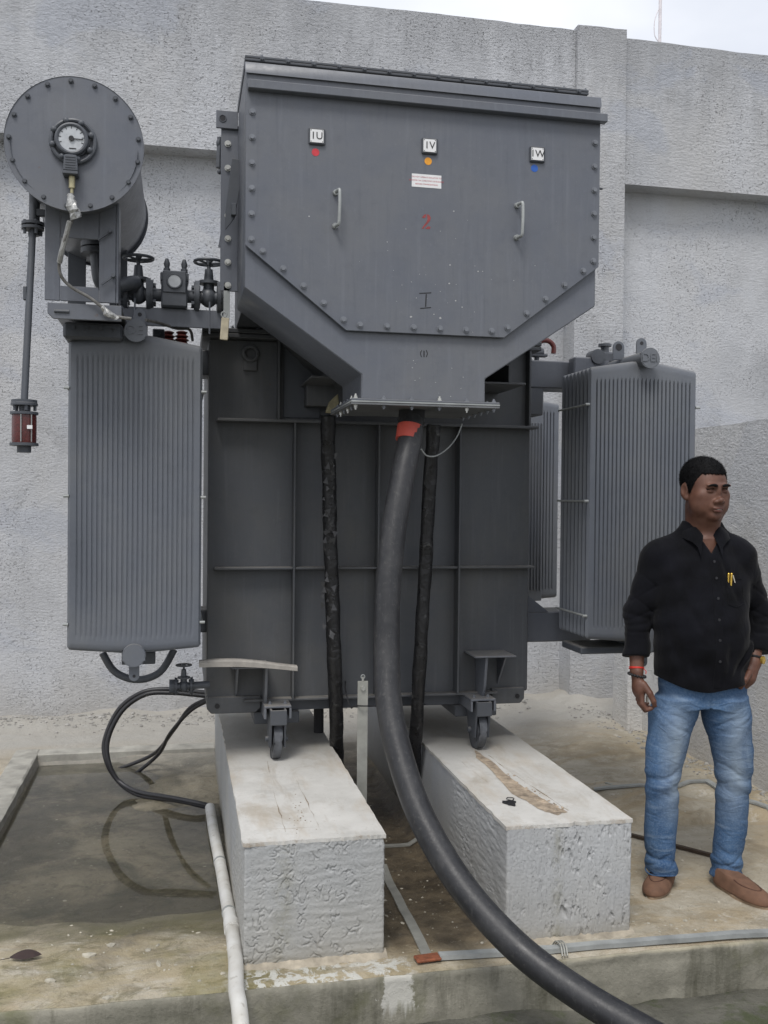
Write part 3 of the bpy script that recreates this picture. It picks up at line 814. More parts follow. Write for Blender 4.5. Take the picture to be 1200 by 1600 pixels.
# shared small pieces
def hexmesh(r, h_, washer=True):
    b = MB()
    if washer: b.cyl((0, 0, 0), (0, -h_ * .3, 0), r * 1.35, n=14)
    b.cyl((0, -h_ * .28, 0), (0, -h_, 0), r, n=6, bev=r * .12)
    return b.mesh('bolt', Vector((0, 0, 0)), True, 30)
def hexmesh_z(r, h_):
    b = MB(); b.cyl((0, 0, 0), (0, 0, h_ * .3), r * 1.3, n=12); b.cyl((0, 0, h_ * .28), (0, 0, h_), r, n=6); b.cyl((0, 0, h_), (0, 0, h_ * 1.7), r * .55, n=8)
    return b.mesh('bolt', Vector((0, 0, 0)), True, 30)
BOLT = hexmesh(.0088, .010); BOLT.materials.append(M['bolt'])
BOLT_C = hexmesh(.0068, .009); BOLT_C.materials.append(M['paint_dark'])
BOLT_W = hexmesh(.0095, .012); BOLT_W.materials.append(M['bolt_steel'])
BOLT_S = hexmesh(.0065, .010); BOLT_S.materials.append(M['valve'])
BOLT_Z = hexmesh_z(.0070, .0075); BOLT_Z.materials.append(M['bolt'])
BOLT_ZB = hexmesh_z(.0065, .010); BOLT_ZB.materials.append(M['bolt_steel'])
def bolts(me, pts, parent, name='bolt'):
    for p in pts:
        o = put(name, me, None, parent, p); o.rotation_euler = (0, random.uniform(0, 1) if me in (BOLT, BOLT_W, BOLT_S) else 0, 0)

# -- tank
tank = MB().box((TX0, TY, TZ0), (TX1, TY1, TZ1 - .04), .006).build('tank', 'paint_tank', tr)
MB().box((TX0 - .03, TY - .055, TZ1 - .040), (TX1 + .03, TY1 + .05, TZ1 - .022), .003).build('rim_flange', 'paint_tank', tank)
MB().box((TX0 - .03, TY - .055, TZ1 - .0195), (TX1 + .03, TY1 + .05, TZ1), .003).build('lid', 'paint_tank', tank)
me_b = BOLT_Z
for k in range(15): put('lid_bolt', me_b, None, tank, (TX0 - .005 + k * .105, TY - .034, TZ1))
zt, zm = at(580, 661, Y=4.22).z, at(580, 888, Y=4.22).z
zb = TZ0 + .012
MB().box((TX0 + .035, TY - .075, zt - .006), (TX1 + .012, TY - .0005, zt + .006), .002).build('stiffener', 'paint_tank', tank)
xr = [.493, .868, 1.242]
for i, (a, b) in enumerate(((TX0 + .03, xr[0] - .004), (xr[0] + .004, xr[1] - .004), (xr[1] + .004, xr[2] - .004), (xr[2] + .004, TX1 + .006))):
    MB().box((a, TY - .062, zm - .005), (b, TY - .0005, zm + .005), .002).build('stiffener', 'paint_tank', tank)
for x in xr:
    MB().box((x - .004, TY - .072, zb), (x + .004, TY - .0005, zt - .0065), .0015).build('stiffener', 'paint_tank', tank)
for px in (436, 829):
    x = at(px, 590, Y=4.25).x
    MB().box((x - .005, TY - .05, zt + .0065), (x + .005, TY - .0005, TZ1 - .0405), .0015).build('stiffener', 'paint_tank', tank)
# darker recessed access panel and stiff edge on the upper wall
MB().box((at(443, 600, Y=TY).x, TY - .008, zt + .02), (at(500, 600, Y=TY).x, TY - .0005, TZ1 - .06), .002).build('access_panel', 'paint_dark', tank)
# lug plate with slot (upper left)
q = at(391, 553, Y=TY)
m = MB(); m.torus((q.x, TY - .016, q.z), .030, .009, (0, 1, 0), 20, 8); m.box((q.x - .03, TY - .014, q.z - .075), (q.x + .03, TY - .0005, q.z - .028), .003)
m.build('lifting_eye', 'paint_tank', tank)
# bottom edge: base flange with drilled ear plates
MB().box((TX0 + .16, TY - .05, TZ0 + .0), (TX1 - .16, TY - .0005, TZ0 + .010), .002).build('base_flange', 'paint_tank', tank)
for a, b in ((323, 407), (767, 818)):
    xa, xb = at(a, 1100, Y=TY - .012).x, at(b, 1092, Y=TY - .012).x
    m = MB(); m.prism([(xa + .02, TZ0 - .052), (xa, TZ0 - .03), (xa, TZ0 + .02), (xb, TZ0 + .02), (xb, TZ0 - .03), (xb - .02, TZ0 - .052)], TY - .022, TY + .6, 'y', .003)
    o = m.build('ear_plate', 'paint_tank', tank)
    hx = xa + .045 if a < 500 else xb - .035
    m = MB(); m.cyl((hx, TY - .0225, TZ0 - .018), (hx, TY - .026, TZ0 - .018), .011, n=16); m.build('hole', 'black', tank)
MB().box((TX0 + .02, TY + .02, TZ0 - .055), (TX1 - .02, TY1 - .05, TZ0 - .001)).build('under_frame', 'paint_dark', tank)
for x in (.43, 1.35):
    MB().box((x - .10, TY - .0, TZ0 - .11), (x + .10, TY1 - .1, TZ0 - .056), .004).build('skid_channel', 'paint_dark', tank)

# -- rollers and jacking brackets
def jack(xc, top, dirn, xg, xw, wy):
    """xc..: bracket plate, gusset, roller fork and roller"""
    j = empty('jacking_bracket', (xw, TY - .1, TZ0 - .05), tr)
    (ax, bx, z) = top
    MB().box((ax, TY - .17, z - .008), (bx, TY - .0005, z), .003).build('jack_plate', 'paint', j)
    m = MB(); m.prism([(TY - .0005, z - .0085), (TY - .155, z - .0085), (TY - .13, TZ0 + .055), (TY - .105, TZ0 - .01), (TY - .0005, TZ0 - .01)], xg - .006, xg + .006, 'x', .0015); m.build('gusset', 'paint', j)
    xg2 = ax + .03 if dirn < 0 else bx - .03
    m = MB(); m.prism([(TY - .0005, z - .0085), (TY - .12, z - .0085), (TY - .0005, z - .16)], xg2 - .004, xg2 + .004, 'x'); m.build('gusset', 'paint', j)
    # roller channel: inverted U
    cz = TZ0 + .004
    m = MB(); m.box((xw - .058, TY - .165, cz - .010), (xw + .058, TY + .18, cz), .002)
    m.box((xw - .058, TY - .165, cz - .055), (xw - .049, TY + .18, cz - .0105)); m.box((xw + .049, TY - .165, cz - .055), (xw + .058, TY + .18, cz - .0105))
    m.build('roller_channel', 'paint', j)
    m = MB()
    for s in (-1, 1):
        m.prism([(wy - .085, cz - .011), (wy + .085, cz - .011), (wy + .04, .460), (wy - .055, .460)], xw + s * .030 - .005, xw + s * .030 + .005, 'x', .002)
    m.cyl((xw - .048, wy, .487), (xw + .048, wy, .487), .012, n=12); m.box((xw - .035, wy - .094, cz - .075), (xw + .035, wy - .086, cz - .011), .002)
    m.build('fork', 'paint_dark', j)
    m = MB(); m.cyl((xw - .016, wy, .487), (xw + .016, wy, .487), .084, n=40, bev=.004); m.cyl((xw - .020, wy, .487), (xw + .020, wy, .487), .055, n=30); m.build('roller', 'wheel', j)
    bolts(BOLT_Z, [(xw - .03, TY - .12, cz), (xw + .035, TY - .12, cz)], j)
zj = at(390, 1041, Y=4.15).z
x1_, x2_ = at(361, 1041, Y=4.15).x, at(421, 1041, Y=4.15).x
jack(0, (x1_, x2_, zj), -1, x2_ - .012, at(432, 1140, Y=4.19).x, 4.19)
zj = at(776, 1024, Y=4.15).z
x1_, x2_ = at(741, 1024, Y=4.14).x, at(806, 1024, Y=4.14).x
jack(0, (x1_, x2_, zj), 1, at(760, 1070, Y=4.15).x, at(747, 1140, Y=4.21).x, 4.21)

# -- radiators
def panel_mesh(w, hgt, ribs, t=.0085, name='fin_panel', crown=.034):
    """pressed-steel radiator panel facing -y: hipped top and bottom, vertical flutes"""
    zs0, zs1 = .048, hgt - .055
    mw = .026; per = (w - 2 * mw) / ribs
    xs = [-w / 2, -w / 2 + .002, -w / 2 + .005, -w / 2 + .009, -w / 2 + .016]
    for r_ in range(ribs): xs += [-w / 2 + mw + per * (r_ + f) for f in (0, .30, .42, .58, .70)]
    xs += [w / 2 - mw, w / 2 - .016, w / 2 - .009, w / 2 - .005, w / 2 - .002, w / 2]; nx = len(xs) - 1
    cols = []
    zl = [0, .004, .012, .03, zs0 - .012, zs0, zs0 + .012] + [zs0 + .012 + (zs1 - zs0 - .024) * k / 6 for k in range(1, 6)] + [zs1 - .012, zs1, zs1 + .012, hgt - .03, hgt - .012, hgt - .004, hgt]
    vs, fs = [], []; nz_ = len(zl)
    for i, x in enumerate(xs):
        u = abs(x) / (w / 2); hip = crown * max(0, min(1, (1 - u) * 1.25))
        cornr = .012 * max(0, 1 - (w / 2 - abs(x)) / .012) ** 2
        for k, z in enumerate(zl):
            f = (z - hgt / 2) / (hgt / 2)
            zz = z + (hip - cornr) * sstep(.82, 1.0, f) - (hip * .5 - cornr) * sstep(-.82, -1.0, f)
            y = 0
            e = min(w / 2 - abs(x), z, hgt - z)
            y += .0116 * (1 - sstep(0, .009, e))                    # rolled rim
            if zs0 < z < zs1 and abs(x) < w / 2 - mw:
                f_ = ((x + w / 2 - mw) / per) % 1.0
                y += t if .40 < f_ < .60 else 0
            vs.append((x, y, zz))
    for i in range(nx):
        for k in range(nz_ - 1): fs.append((i * nz_ + k, (i + 1) * nz_ + k, (i + 1) * nz_ + k + 1, i * nz_ + k + 1))
    me = bpy.data.meshes.new(name); me.from_pydata(vs, [], fs)
    bm = bmesh.new(); bm.from_mesh(me)
    bmesh.ops.solidify(bm, geom=bm.faces[:], thickness=-t) if False else None
    # back half: mirrored shell closes the panel
    front = bm.faces[:]
    d = bmesh.ops.duplicate(bm, geom=bm.verts[:] + bm.edges[:] + front)
    dv = [g for g in d['geom'] if isinstance(g, bmesh.types.BMVert)]
    for v in dv: v.co.y = .024 - v.co.y
    bmesh.ops.reverse_faces(bm, faces=[g for g in d['geom'] if isinstance(g, bmesh.types.BMFace)])
    bmesh.ops.remove_doubles(bm, verts=bm.verts[:], dist=.0016)
    bmesh.ops.recalc_face_normals(bm, faces=bm.faces[:])
    bm.to_mesh(me); bm.free(); me.shade_smooth(); me.set_sharp_from_angle(angle=R(50))
    me.materials.append(M['paint_rad']); return me
RW, RZ0, RZ1 = .512, .925, 2.125
RZ1_ = RZ1
PAN = panel_mesh(RW, RZ1 - RZ0 - .02, 24)
PAN_L = panel_mesh(RW, RZ1 - RZ0 - .02, 24, .0042)
PAN_S = panel_mesh(RW, RZ1 - RZ0 - .02, 12, name='fin_panel_plain')
def bank(xc, yf, n, cap_text, right):
    rd = empty('radiator', (xc, yf, RZ0), tr); RZ1 = RZ1_ + (0 if right else .022)
    pitch = .042
    for k in range(n):
        put('fin_panel', (PAN if right else PAN_L) if k == 0 else PAN_S, None, rd, (xc, yf + k * pitch, RZ0)).scale = (1, 1, (RZ1 - RZ0) / (RZ1_ - RZ0))
    zt_, zb_ = RZ1 + .022, RZ0 - .018
    for z, nm in ((zt_, 'top_header'), (zb_, 'bottom_header')):
        m = MB(); m.cyl((xc, yf - .045, z), (xc, yf + n * pitch + .10, z), .036, n=28)
        m.build(nm, 'paint_rad', rd)
        c = MB(); c.cyl((xc, yf - .0455, z), (xc, yf - .060, z), .0445, n=32, bev=.003); cp = c.build('end_cap', 'paint_rad', rd)
    if cap_text:
        tm = text_mesh(cap_text, .052, .0032); tm.materials.append(M['paint_rad'])
        put('cast_letters', tm, None, rd, (xc - .004, yf - .0602, zt_))
    # lifting lug with hole
    def lug(x, y, z0, hh, w, hr, nm='lifting_lug', flip=1):
        m = MB(); P = []
        for a in range(0, 181, 20): P.append((x + w / 2 * math.cos(R(a)), z0 + flip * (hh - w / 2 + w / 2 * math.sin(R(a)))))
        P = [(x + w / 2, z0)] + P + [(x - w / 2, z0)]
        m.prism(P, y, y + .008, 'y', .0012); o = m.build(nm, 'paint_rad', rd)
        h_ = MB(); h_.cyl((x, y - .0012, z0 + flip * (hh - w / 2)), (x, y + .0092, z0 + flip * (hh - w / 2)), hr, n=16); h_.build('hole', 'hole_light', rd)
    lug(xc + (.012 if right else .01), yf + .05, zt_ + .02, .085, .048, .008)
    if right: lug(xc - .045, yf + .16, zt_ + .02, .085, .055, .016)
    lug(xc, yf - .03, zb_ - .03, .075, .040, .006, 'lower_lug', -1)
    # tie rods along the side
    for z in (RZ0 + .10, RZ0 + .60, RZ0 + 1.02):
        for s in (-1, 1):
            m = MB(); m.cyl((xc + s * (RW / 2 + .004), yf + .006, z), (xc + s * (RW / 2 + .004), yf + n * pitch, z), .0045, n=8)
            m.cyl((xc + s * (RW / 2 - .004), yf + .004, z), (xc + s * (RW / 2 + .016), yf + .004, z), .006, n=8)
            m.build('tie_rod', 'galvgrey', rd)
    return rd
XL = -.415 + .247; XRc = 1.992
bank(XL, 3.95, 8, 'DE', False)
bank(XRc, 3.95, 8, 'DEI', True)
# rear bank, mounted behind the tank and showing past its right side
rz = .975; rxx = 1.852
rd = empty('radiator', (rxx, 5.2, rz), tr)
for k in range(6):
    put('fin_panel', PAN if k == 0 else PAN_S, None, rd, (rxx, 5.2 + k * .042, rz)).scale = (1, 1, .93)
for z in (rz + 1.13, rz - .02):
    m = MB(); m.cyl((rxx, 5.16, z), (rxx, 5.5, z), .034, n=20); m.build('header', 'paint_rad', rd)
x_ = at(847, 700, Y=5.14).x
m = MB(); m.box((x_ - .19, 5.12, rz - .01), (x_, 5.135, rz + 1.03), .004)
for k in range(7): m.box((x_ - .015 - k * .018, 5.108, rz + .05), (x_ - .008 - k * .018, 5.1195, rz + .98), .002)
m.build('side_fins', 'paint_rad', rd)
# ducts from tank to the right bank
z1 = at(850, 565, Y=4.4).z; z0 = at(850, 608, Y=4.4).z
MB().box((TX1 - .01, 4.36, z0), (1.86, 4.52, z1), .006).build('oil_duct', 'paint', tr)
MB().box((1.80, 4.27, z0 + .02), (1.98, 4.34, z1 + .01), .006).build('header_box', 'paint', tr)
z1 = at(850, 955, Y=4.4).z; z0 = at(850, 1002, Y=4.4).z
MB().box((TX1 - .01, 4.38, z0), (1.95, 4.56, z1), .006).build('oil_duct', 'paint', tr)
m = MB(); m.prism([(TX1, z1 + .10), (TX1, z1), (TX1 + .13, z1)], 4.38, 4.39, 'y'); m.build('duct_gusset', 'paint', tr)
for zz, w_ in ((at(850, 640, Y=4.4).z, .1), ):
    MB().box((TX1 - .012, 4.368, zz - .03), (TX1 + .09, 4.512, zz + .12), .006).build('duct_elbow', 'paint', tr)
m = MB(); m.box((1.735, 4.0, RZ0 - .075), (2.2, 4.22, RZ0 - .045), .004); m.build('radiator_tray', 'paint_dark', tr)
# left ducts behind the left bank
MB().box((-.10, 4.34, 2.06), (TX0 + .01, 4.50, 2.17), .006).build('oil_duct', 'paint_dark', tr)
MB().box((-.10, 4.34, .93), (TX0 + .01, 4.50, 1.03), .006).build('oil_duct', 'paint_dark', tr)
m = MB(); m.tube([at(160, 1020, Y=4.35), at(180, 1050, Y=4.35), at(215, 1062, Y=4.35), at(250, 1050, Y=4.35), at(272, 1015, Y=4.35)], .016, 14)
m.build('drain_elbow', 'valve', tr)
MB().box(at(190, 1020, Y=4.2), at(243, 1034, Y=4.26), .003).build('header_flange', 'valve', tr)

# gate valve: horizontal run along x, handwheel on top
def gate_valve(c, s, parent, wheel_r=.058, name='gate_valve'):
    c = Vector(c); m = MB()
    m.cyl(c - Vector((.05 * s, 0, 0)), c + Vector((.05 * s, 0, 0)), .026 * s, n=18)
    m.sph(c, .036 * s, (1, 1, 1.15))
    for d in (-.052, .052):
        m.cyl(c + Vector(((d - .007) * s, 0, 0)), c + Vector(((d + .007) * s, 0, 0)), .060 * s, n=26, bev=.002)
        for a in range(4):
            p = c + Vector((d * s, math.cos(a * PI / 2 + .78) * .046 * s, math.sin(a * PI / 2 + .78) * .046 * s))
            m.cyl(p - Vector((.018 * s, 0, 0)), p + Vector((.018 * s, 0, 0)), .0085 * s, n=6)
    m.lathe(c + Vector((0, 0, .03 * s)), [(.022 * s, 0), (.022 * s, .022 * s), (.042 * s, .024 * s), (.042 * s, .036 * s), (.020 * s, .04 * s), (.016 * s, .085 * s), (.008 * s, .088 * s), (.007 * s, .115 * s)], 16)
    v = m.build(name, 'valve', parent)
    h = MB(); wc = c + Vector((0, 0, .145 * s)); h.torus(wc, wheel_r * s, .0065 * s, (0, 0, 1), 26, 7)
    for a in range(5):
        h.tube([wc - Vector((0, 0, .006)), wc + Vector((math.cos(a * 1.2566) * wheel_r * s, math.sin(a * 1.2566) * wheel_r * s, 0))], .0045 * s, 6, 1)
    h.cyl(wc - Vector((0, 0, .012 * s)), wc + Vector((0, 0, .010 * s)), .012 * s, n=10)
    h.build('handwheel', 'paint_dark', v if parent is not tr else v)
    return v
YP = 4.08
zp = at(265, 462, Y=YP).z
X_ = lambda px, y=YP: at(px, 460, Y=y).x
pl = MB(); pl.cyl((X_(186), YP, zp), (X_(352), YP, zp), .026, n=20)
for px in (197, 232, 308, 342): pl.cyl((X_(px) - .008, YP, zp), (X_(px) + .008, YP, zp), .066, n=26, bev=.002)
pipe_run = pl.build('oil_pipe', 'valve', tr)
gate_valve((X_(216), YP, zp), 1.0, tr); gate_valve((X_(326), YP, zp), 1.0, tr)
# buchholz relay
xb_, xc_ = X_(252), X_(293)
rl = MB(); rl.box((xb_, YP - .06, zp - .055), (xc_, YP + .06, zp + .05), .006)
rl.box((xb_ + .006, YP - .066, zp + .0), (xc_ - .006, YP - .058, zp + .088), .003); rl.box((xb_ - .004, YP - .05, zp + .05), (xc_ + .004, YP + .05, zp + .085), .004)
for x in (xb_ + .022, xc_ - .014): rl.lathe((x, YP - .02, zp + .085), [(.014, 0), (.014, .02), (.009, .022), (.013, .04), (.006, .06)], 12)
relay = rl.build('relay', 'valve', tr)
m = MB(); xm = (xb_ + xc_) / 2; m.cyl((xm, YP - .0665, zp + .046), (xm, YP - .070, zp + .046), .026, n=20); m.build('sight_glass', 'gauge', relay)
m = MB(); m.torus((xm, YP - .069, zp + .046), .028, .004, (0, 1, 0), 22, 6); m.build('glass_ring', 'valve', relay)
for px in (212, 327):
    m = MB(); m.cyl((X_(px), YP - .07, zp - .03), (X_(px), YP - .07, zp - .16), .004, n=6); m.build('drain_pipe', 'paint', tr)

# -- conservator
CX, CZ, CY0, CY1, CR = -.368, 2.766, 3.60, 4.50, .237
cs = empty('conservator', (CX, CY0, CZ), tr)
m = MB(); m.cyl((CX, CY0 + .012, CZ), (CX, CY1, CZ), CR - .022, n=64, bev=.01); m.build('drum', 'paint', cs)
m = MB(); m.cyl((CX, CY0, CZ), (CX, CY0 + .011, CZ), CR, n=72, bev=.002); m.build('end_flange', 'paint', cs)
m = MB(); m.cyl((CX, CY1 - .02, CZ), (CX, CY1 - .008, CZ), CR - .012, n=72, bev=.002); m.build('rear_flange', 'paint_dark', cs)
bolts(BOLT_C, [(CX + (CR - .017) * math.cos(a), CY0, CZ + (CR - .017) * math.sin(a)) for a in [R(9) + k * 2 * PI / 17 for k in range(17)]], cs)
gx, gz_ = at(113, 221, Y=CY0).x, at(113, 221, Y=CY0).z
m = MB(); m.torus((gx + .004, CY0 - .012, gz_ - .004), .074, .0075, (0, 1, 0), 40, 8); m.cyl((gx, CY0, gz_), (gx, CY0 - .014, gz_), .060, n=36)
for k in range(8):
    a = k * PI / 4 + .3; p = Vector((gx + .068 * math.cos(a), CY0 - .016, gz_ + .068 * math.sin(a))); m.sph(p, .012, (1, .9, 1), 8)
m.torus((gx, CY0 - .026, gz_), .050, .0075, (0, 1, 0), 36, 8); m.cyl((gx, CY0 - .014, gz_), (gx, CY0 - .026, gz_), .053, n=36)
lg = m.build('level_gauge', 'valve', cs)
m = MB(); m.cyl((gx, CY0 - .026, gz_), (gx, CY0 - .0275, gz_), .045, n=36); m.build('gauge_dial', 'gauge', cs)
m = MB(); m.cyl((gx, CY0 - .0285, gz_), (gx, CY0 - .034, gz_), .009, n=14); m.box((gx + .005, CY0 - .031, gz_ - .0022), (gx + .040, CY0 - .0295, gz_ + .0008))
m.build('pointer', 'black', cs); m = MB()
for k in range(9):
    a = R(200 - k * 27.5); c_, s_ = math.cos(a), math.sin(a); m.obox((gx + .039 * c_, CY0 - .0283, gz_ + .039 * s_), (.008, .001, .0022), Matrix.Rotation(-a, 3, 'Y'))
m.obox((gx + .004, CY0 - .0283, gz_ - .034), (.024, .001, .0035), Matrix.Identity(3)); m.build('scale_marks', 'black', cs)['kind'] = 'stuff'
m = MB(); m.prism([(gx - .022, gz_ - .062), (gx + .020, gz_ - .062), (gx + .024, gz_ - .118), (gx - .026, gz_ - .118)], CY0 - .05, CY0 - .0005, 'y', .003)
m.box((gx - .028, CY0 - .053, gz_ - .130), (gx + .025, CY0 - .0005, gz_ - .119), .002)
for k in range(5): m.box((gx - .018, CY0 - .052, gz_ - .072 - k * .009), (gx + .016, CY0 - .049, gz_ - .069 - k * .009))
m.build('junction_box', 'valve', cs)
m = MB(); m.cyl((gx + .002, CY0 - .025, gz_ - .131), (gx + .002, CY0 - .025, gz_ - .172), .011, n=12); m.cyl((gx + .002, CY0 - .025, gz_ - .172), (gx + .002, CY0 - .025, gz_ - .192), .006, n=10); m.build('cable_gland', 'brass', cs)
# support frame: two flat plates with feet, cross piece, shelf channel
YF = 3.72
fx = lambda px, py=400: at(px, py, Y=YF)
zb_ = fx(100, 470).z
# gantry plate with a window
m = MB(); m.box((fx(70).x, YF, zb_), (fx(94).x, YF + .010, CZ - .12), .002); m.build('frame_post', 'paint', cs)
m = MB(); m.box((fx(155).x, YF, zb_), (fx(181).x, YF + .010, CZ - .10), .002); m.build('frame_post', 'paint', cs)
m = MB(); m.box((fx(94.5).x, YF + .001, zb_), (fx(154.5).x, YF + .009, zb_ + .055), .002); m.build('frame_web', 'paint', cs)
m = MB(); m.box((fx(94.5).x, YF + .001, CZ - .30), (fx(154.5).x, YF + .009, CZ - .19), .002); m.build('saddle_plate', 'paint', cs)
m = MB(); m.box((fx(181.5).x, YF, zb_), (fx(181.5).x + .009, YF + .13, CZ - .12), .002); m.build('frame_post', 'paint', cs)
for yy in (4.42,):
    for a, b in ((72, 100), (150, 190)):
        m = MB(); m.box((fx(a).x - .0, yy, zb_), (fx(a).x + .075, yy + .010, CZ - .12), .002); m.build('frame_post', 'paint_dark', cs)
m = MB(); m.tube([(CX + .05, 3.95, CZ - .19), (CX + .05, 3.95, CZ - .31), (CX + .075, 3.96, CZ - .42), (CX + .19, 4.0, zp + .03), (X_(188), YP, zp)], .027, 16); m.build('oil_elbow', 'valve', cs)
m = MB(); m.cyl((CX + .05, 3.95, CZ - .255), (CX + .05, 3.95, CZ - .275), .062, n=22); m.cyl((CX + .05, 3.95, CZ - .28), (CX + .05, 3.95, CZ - .30), .062, n=22); m.build('elbow_flange', 'valve', cs)
for px, py in ((163, 368), (168, 438)):
    q = at(px, py, Y=YF - .02); m = MB(); m.obox(q, (.055, .01, .006), Matrix.Rotation(R(-38), 3, 'Y')); m.cyl(q + Vector((.02, -.012, .018)), q + Vector((.02, .012, .018)), .008, n=6); m.build('cleat', 'valve', cs)
# shelf channel carrying the conservator
za, zc_ = at(90, 473, Y=3.70).z, at(90, 498, Y=3.70).z
xa, xe = at(74, 480, Y=3.70).x, at(190, 490, Y=3.70).x
m = MB(); m.prism([(xa, za), (xa, zc_ + .02), (xa + .02, zc_), (xe, zc_), (xe, za)], 3.70, 3.71, 'y', .002); m.box((xa + .002, 3.711, za - .010), (xe, 4.50, za - .001)); m.box((xa + .01, 4.50, zc_), (xe, 4.51, za))
m.build('shelf_channel', 'paint', cs)
zA, zB = at(270, 482, Y=4.06).z, at(300, 512, Y=4.06).z
m = MB(); m.box((xe - .06, 4.06, zB), (at(352, 490, Y=4.06).x, 4.07, zA), .002); m.box((xe - .06, 4.071, zA - .012), (at(352, 490, Y=4.06).x, 4.25, zA - .001)); m.build('shelf_beam', 'paint', cs)
m = MB(); m.tube([at(85, 486, Y=3.698), at(108, 487, Y=3.698)], .006, 8, 1); m.build('slot', 'paint_dark', cs)
m = MB(); xa2, xb2 = at(98, 520, Y=3.9).x, at(192, 520, Y=3.9).x
m.box((xa2, 3.9, at(98, 528, Y=3.9).z), (xb2, 4.5, at(98, 502, Y=3.9).z), .01); m.build('support_box', 'paint_dark', cs)
for k in range(5): put('bolt', BOLT_S, None, cs, (xa2 + .04 + k * .05, 3.9, at(98, 510, Y=3.9).z))

# breather: drop pipe and silica gel pot
bt, bb = at(54, 300, Y=3.78), at(38, 625, Y=3.66)
m = MB(); m.cyl(bt, bb, .0125, n=14); m.cyl(bt + Vector((0, 0, .02)), bt - Vector((0, 0, .16)), .019, n=14)
fl = bt + (bb - bt) * .17
m.cyl(fl + Vector((0, 0, .004)), fl + Vector((0, 0, .014)), .040, n=24); m.cyl(fl - Vector((0, 0, .012)), fl - Vector((0, 0, .002)), .040, n=24)
for a in range(4): m.cyl(fl + Vector((.03 * math.cos(a * 1.57 + .5), .03 * math.sin(a * 1.57 + .5), .02)), fl + Vector((.03 * math.cos(a * 1.57 + .5), .03 * math.sin(a * 1.57 + .5), -.030)), .006, n=6)
kk = bt + (bb - bt) * .50; m.box(kk + Vector((-.022, -.008, -.022)), kk + Vector((-.008, .008, .028)), .003)
m.box(at(56, 326, Y=3.76), at(72, 340, Y=3.78), .002)
br = m.build('breather_pipe', 'paint_dark', tr)
m = MB()
m.lathe(bb - Vector((0, 0, .000)), [(.044, 0), (.044, -.010), (.046, -.012), (.046, -.020), (.020, -.022), (.018, -.040), (.048, -.043), (.048, -.052)][::-1], 28)
for a in range(5):
    m.cyl(bb + Vector((.036 * math.cos(a * 1.257), .036 * math.sin(a * 1.257), -.02)), bb + Vector((.036 * math.cos(a * 1.257), .036 * math.sin(a * 1.257), -.038)), .006, n=6)
m.lathe(bb - Vector((0, 0, .165)), [(.024, -.022), (.024, .0), (.049, .002), (.049, .012)], 28)
m.build('breather_cap', 'paint_dark', br)
m = MB(); m.lathe(bb - Vector((0, 0, .1525)), [(.041, 0), (.042, .01), (.042, .09), (.041, .0995)], 28); m.build('silica_gel_jar', 'silica', br)
m = MB(); m.cyl(bb + Vector((-.004, -.047, -.054)), bb + Vector((-.004, -.047, -.150)), .002, n=6); m.cyl(bb + Vector((.03, -.037, -.054)), bb + Vector((.03, -.037, -.150)), .002, n=6); m.build('tie_bolt', 'galvgrey', br)
m = MB(); m.box(bb + Vector((.016, -.0462, -.105)), bb + Vector((.034, -.0436, -.092))); m.build('sticker', 'white', br)
# -- cable box
BY, BYB = 3.45, 3.87
def F(px, py, y=BY): q = at(px, py, Y=y); return (q.x, q.z)
cb = empty('cable_box', (F(660, 400)[0], BY, F(660, 620)[1]), tr)
xl, ztop = F(384, 96); xr_ = F(934, 178)[0]
xc = .5 * (F(565, 600)[0] + F(758, 600)[0]); hw = (xr_ - xl) / 2; xcb = (xr_ + xl) / 2
zsh = (F(379, 449)[1] + F(927, 478)[1]) / 2
znk = (F(565, 585)[1] + F(758, 592)[1]) / 2
zbt = (F(565, 622)[1] + F(758, 631)[1]) / 2
nkl, nkr = F(565, 600)[0], F(758, 600)[0]
m = MB(); m.prism([(xl, ztop - .012), (xl, zsh), (nkl, znk), (nkl, zbt), (nkr, zbt), (nkr, znk), (xr_, zsh), (xr_, ztop - .012)], BY, BYB, 'y', .004)
m.build('box_body', 'paint', cb)
# front cover plate
c = [F(383, 383, BY - .02), F(541, 517, BY - .02), F(788, 527, BY - .02), F(931, 416, BY - .02)]
zc0 = (c[0][1] + c[3][1]) / 2; zc1 = (c[1][1] + c[2][1]) / 2
cxl, cxr = xl + .001, F(937, 300, BY - .02)[0]
ctop = ztop - .045
m = MB(); m.prism([(cxl, ctop), (cxl, zc0), (c[1][0], zc1), (c[2][0], zc1), (cxr, zc0), (cxr, ctop)], BY - .020, BY - .012, 'y', .0015); cover = m.build('front_cover', 'paint', cb)
m = MB(); m.prism([(cxl + .004, ctop), (cxl + .004, zc0 + .002), (c[1][0] + .002, zc1 + .004), (c[2][0] - .002, zc1 + .004), (cxr - .004, zc0 + .002), (cxr - .004, ctop)], BY - .0118, BY - .001, 'y', .001); m.build('gasket_flange', 'paint_dark', cb)
P = []
for k in range(6): z = F(390, 178)[1] + (zc0 + .02 - F(390, 178)[1]) * k / 5; P += [(cxl + .022, z), (cxr - .022, z)]
for k in range(5):
    t = (k + .55) / 5
    P.append((cxl + .022 + (c[1][0] - cxl) * t, zc0 + .012 + (zc1 - zc0) * t)); P.append((cxr - .022 - (cxr - c[2][0]) * t, zc0 + .012 + (zc1 - zc0) * t))
for k in range(6): t = (k + .5) / 6; P.append((c[1][0] + (c[2][0] - c[1][0]) * t, zc1 + .022))
bolts(BOLT, [(x, BY - .020, z) for x, z in P], cover, 'cover_bolt')
